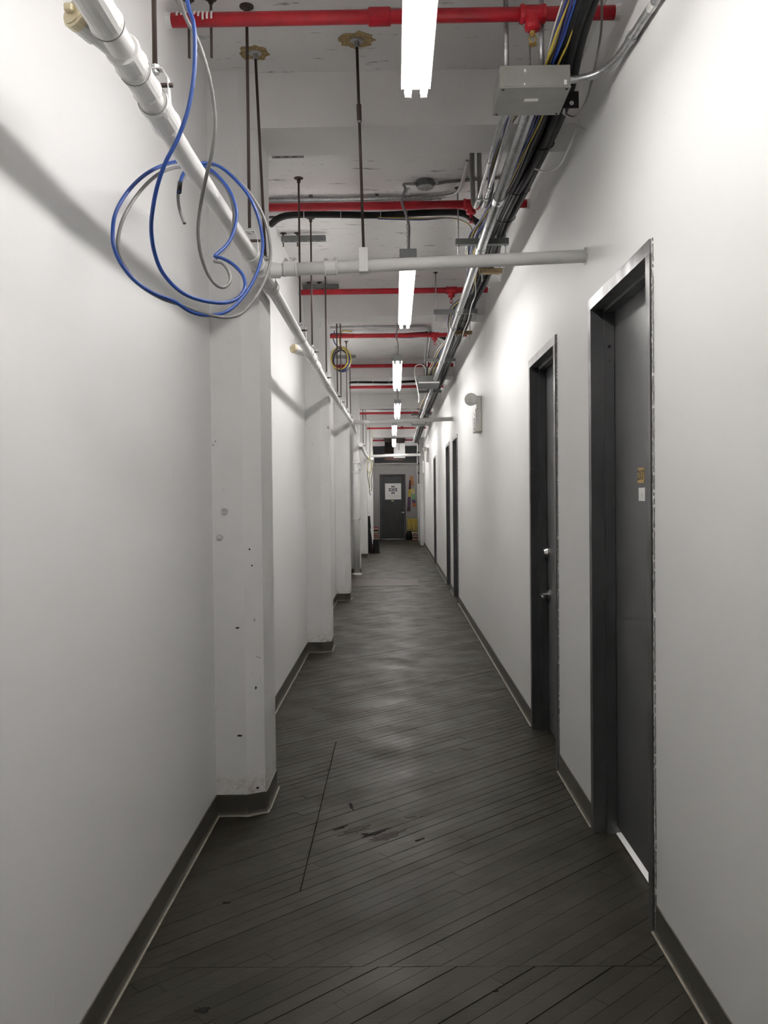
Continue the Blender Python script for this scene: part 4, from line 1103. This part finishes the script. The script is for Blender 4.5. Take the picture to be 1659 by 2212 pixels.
wire([(-.62, 24.53, 3.435), (-.61, 24.6, 3.2), (-.62, 24.6, 2.9), (-.6, 24.6, 2.7)], .006, 'paley', 'thin yellow cable hanging straight down at the ninth red pipe', 'cable', 'hanging_cable')

# ------------------------------------------------------------------ emergency lights
def emergency(y, z, label, small=False):
    root = thing('emergency_light', (XR, y, z), label, 'emergency light', 'emergency lights on the right wall')
    x1 = XR - .0005
    MB().bbox(.838, x1, y, y + .32, z, z + .235, .006).build('body', 'beige', root)
    MB().bbox(.852, x1, y + .02, y + .12, z + .235, z + .37, .006).build('head_bracket', 'beige', root)
    c = Vector((.80, y + .05, z + .335)); d = Vector((-.42, -.88, -.10)).normalized()
    MB().lathe(c - d * .075, d, [(0, .030), (.02, .050), (.055, .064), (.085, .067), (.092, .067), (.094, .058)], 24).build('lamp_head', 'beige', root)
    MB().lathe(c + d * .0185, d, [(0, .057), (.004, .054), (.010, .035), (.012, .01)], 24).build('lens', 'lens', root)
    MB().tube([c - d * .06, (.868, y + .07, z + .30)], .018, 10).build('swivel', 'beige', root)
    if not small:
        for yy, zz, r, m in ((y + .10, z + .135, .013, 'chrome'), (y + .10, z + .095, .008, 'ink'), (y + .10, z + .07, .007, 'c_grey'), (y + .12, z + .18, .012, 'c_red')):
            MB().lathe((.838, yy, zz), (-1, 0, 0), [(0, r), (.004, r * .8)], 12).build('test_button', m, root)
        MB().bbox(.8370, .838, y + .06, y + .16, z + .02, z + .045, .0002).build('data_sticker', 'c_grey', root)
        MB().bbox(.8370, .838, y + .15, y + .25, z + .15, z + .21, .0002).build('indicator_panel', 'lens', root)
emergency(9.0, 2.21, 'white emergency light with round lamp head on the right wall')
emergency(22.9, 2.45, 'farther, small emergency light high on the right wall', True)

# ------------------------------------------------------------------ far end of the corridor
ht = thing('unit_heater', (0, 28.3, 3.3), 'brown unit heater with dark louvres hung below the ceiling at the far end', 'heater')
MB().bbox(-.31, .33, 28.0, 28.5, 3.28, 3.42, .006).build('hood', 'brown', ht)
MB().bbox(-.31, .02, 28.02, 28.5, 2.95, 3.279, .004).build('louvre_box', 'ink', ht)
for k in range(7):
    MB().bbox(-.29 + .043 * k, -.29 + .043 * k + .012, 28.0, 28.02, 2.97, 3.26, .001).build('louvre', 'brown', ht)
MB().bbox(-.31, .27, 28.05, 28.5, 2.72, 2.949, .006).build('lower_casing', 'pinkish', ht)
MB().bbox(.021, .33, 28.3, 28.5, 2.95, 3.279, .004).build('side_casing', 'brown', ht)
for x in (-.33, .35):
    MB().tube([(x, 28.2, ZC), (x, 28.2, 3.35)], .010, 8).build('hanger_rod', 'rod', ht)
    MB().bbox(min(x, x * .9), max(x, x * .9), 28.17, 28.23, 3.34, 3.36, .002).build('lug', 'rod', ht)
wbx = thing('hanging_box', (.16, 26.6, 2.7), 'white metal box hung on rods in front of the unit heater', 'box')
MB().bbox(-.02, .325, 26.5, 26.75, 2.715, 3.17, .006).build('body', 'enamel', wbx)
for x in (.03, .275): MB().tube([(x, 26.62, ZB), (x, 26.62, 3.17)], .006, 8).build('rod', 'rod', wbx)
MB().tube([(.145, 26.49, 3.17), (.14, 26.49, 2.95)], .006, 6).build('pull_cord', 'rod', wbx)
MB().bbox(-.025, .33, 26.495, 26.755, 2.706, 2.7145, .001).build('bottom_lip', 'c_grey', wbx)
# pipes and conduits on the pilaster
vc = thing('vertical_conduit', (.765, 27.8, 2.0), 'white vertical conduit with fittings on the far right pilaster', 'conduit')
MB().tube([(.765, 27.8, 1.95), (.765, 27.8, ZC)], .018, 10).build('pipe', 'pipe', vc)
for z in (2.25, 2.55, 2.9, 3.2): MB().lathe((.765, 27.8, z), (0, 0, 1), [(0, .032), (.06, .032)], 10).build('fitting', 'strut', vc)
MB().tube([(.742, 27.75, 1.93), (.742, 27.75, 2.9)], .008, 8).build('drop', 'rod', vc)
sb = thing('small_wall_box', (XR, 26.6, 2.3), 'small white wall box near the far pilaster', 'wall box')
MB().bbox(.845, XR - .0005, 26.5, 26.75, 2.25, 2.62, .005).build('body', 'enamel', sb)
MB().lathe((.845, 26.6, 2.5), (-1, 0, 0), [(0, .02), (.01, .018)], 10).build('knob', 'ink', sb)

# patchwork scarf hung to the right of the far door
sc = thing('patchwork_scarf', (.60, Y1, 2.25), 'long patchwork scarf of coloured panels folded over a hook right of the far door', 'scarf')
def panel(q, mat, y):
    m = MB(); v = [(x, y - .012, z) for x, z in q] + [(x, y, z) for x, z in q]
    m.add(v, [(0, 1, 2, 3), (7, 6, 5, 4), (0, 4, 5, 1), (1, 5, 6, 2), (2, 6, 7, 3), (3, 7, 4, 0)]); m.build('panel', mat, sc)
def band_strip(xt, xb, zt, zb, w0, w1, seq, y):
    tot = sum(s for _, s in seq); t = 0
    for mat, s in seq:
        a, b = t / tot, (t + s) / tot; t += s
        def at(u): return xt + (xb - xt) * u, zt + (zb - zt) * u, w0 + (w1 - w0) * u
        xa, za, wa = at(a); xc, zc, wc_ = at(b)
        panel([(xa - wa / 2, za), (xa + wa / 2, za), (xc + wc_ / 2, zc + .002), (xc - wc_ / 2, zc + .002)], mat, y)
band_strip(.60, .695, 2.27, 1.17, .125, .125, [('c_orange', 2.2), ('c_grey', .7), ('c_sand', 1.2), ('c_green', 1.3), ('c_purple', .8), ('c_rust', .8)], Y1 - .002)
band_strip(.555, .49, 2.12, 1.0, .06, .13, [('c_maroon', 2.0), ('c_yellow', 1.7), ('c_purple', 2.1), ('c_brown', 1.1)], Y1 - .016)
# yellow cloth on the wall and clutter around the door
yc = thing('yellow_cloth', (.60, 31.2, .5), 'crumpled yellow cloth hung low on the wall right of the far door', 'cloth')
r = random.Random(9); m = MB(); nx, nz = 10, 8; v = []
for j in range(nz + 1):
    for i in range(nx + 1):
        x = .43 + .36 * i / nx; z = .74 - (.42 + .10 * math.sin(i * 1.7)) * j / nz
        v.append((x, Y1 - .02 - .022 * (1 + math.sin(i * 2.1 + j * .3)) - .01 * r.random(), z))
m.add(v, [(j * (nx + 1) + i, j * (nx + 1) + i + 1, (j + 1) * (nx + 1) + i + 1, (j + 1) * (nx + 1) + i) for j in range(nz) for i in range(nx)], True)
yo = m.build('sheet', 'c_yellow', yc)
sm = yo.modifiers.new('thickness', 'SOLIDIFY'); sm.thickness = .006
MB().tube(spline([(.44, Y1 - .05, .60), (.50, Y1 - .075, .48), (.52, Y1 - .075, .32)], 5), .02, 8).build('sleeve', 'c_sand', yc)
MB().tube(spline([(.66, Y1 - .05, .62), (.68, Y1 - .08, .42), (.67, Y1 - .08, .27)], 5), .024, 8).build('sleeve', 'c_sand', yc)
bb = thing('black_bag', (.49, 31.0, 0), 'small black bag on the floor right of the far door', 'bag')
MB().lathe((.49, 31.0, .0), (0, 0, 1), [(0, .10), (.02, .115), (.16, .11), (.28, .075), (.31, .04)], 14).build('body', 'black', bb)
MB().ring((.49, 31.0, .32), (0, 1, 0), .04, .008, 14, 6).build('handle', 'black', bb)
def stack(x, y, w_, d, items, label, name, cat):
    for k, (h_, mat, dx) in enumerate(items):
        z0 = sum(i[0] for i in items[:k])
        o = thing(name, (x + dx, y, z0), label[k], cat)
        MB().bbox(x + dx - w_ / 2, x + dx + w_ / 2, y - d / 2, y + d / 2, z0 + .0005, z0 + h_ - .0005, .006).build('body', mat, o)
        MB().bbox(x + dx - w_ / 2 + .01, x + dx + w_ / 2 - .01, y - d / 2 - .002, y - d / 2 + .001, z0 + h_ * .3, z0 + h_ * .7, .0005).build('edge_band', 'c_cream' if mat != 'c_cream' else 'c_red', o)
R_ = ['bottom dark red', 'second cream', 'third brown', 'top red']
stack(-.70, 31.0, .22, .25, [(.12, 'c_red', .02), (.10, 'c_cream', 0), (.12, 'c_brown', .01), (.12, 'c_red', -.01)],
      ['%s parcel in the stack left of the far door' % q for q in R_], 'parcel', 'parcel')
stack(.70, 30.4, .19, .26, [(.10, 'c_red', -.01), (.09, 'c_brown', .0), (.09, 'c_cream', -.02)],
      ['%s box of the small pile on the floor right of the far door' % q for q in ('bottom dark red', 'middle brown', 'top cream')], 'small_box', 'box')
bc = thing('black_case', (-.73, 24.0, 0), 'tall black case leaning on the left wall past the fifth column', 'case')
def slab(poly, y0, y1, mat, name, par):
    n = len(poly)
    MB().add([(x, y0, z) for x, z in poly] + [(x, y1, z) for x, z in poly],
             [tuple(range(n)), tuple(range(n, 2 * n))[::-1]] + [(k, n + k, n + (k + 1) % n, (k + 1) % n) for k in range(n)]).build(name, mat, par)
slab([(-.86, 0), (-.62, 0), (-.655, .40), (-.69, .66), (-.83, .66)], 23.95, 24.2, 'black', 'body', bc)
slab([(-.80, .661), (-.67, .661), (-.695, 1.01), (-.78, 1.01)], 23.98, 24.16, 'black', 'neck', bc)
MB().bbox(-.665, -.64, 23.9, 23.949, .03, .20, .003).build('pocket', 'c_maroon', bc)
bt = thing('black_bucket', (-.57, 24.05, 0), 'black tapered bucket standing upside down beside the leaning black case', 'bucket')
MB().lathe((-.53, 23.75, .0005), (0, 0, 1), [(0, .105), (.03, .10), (.37, .078), (.38, .07)], 18).build('body', 'black', bt)
MB().ring((-.53, 23.75, .012), (0, 0, 1), .104, .008, 24, 6).build('rim', 'black', bt)
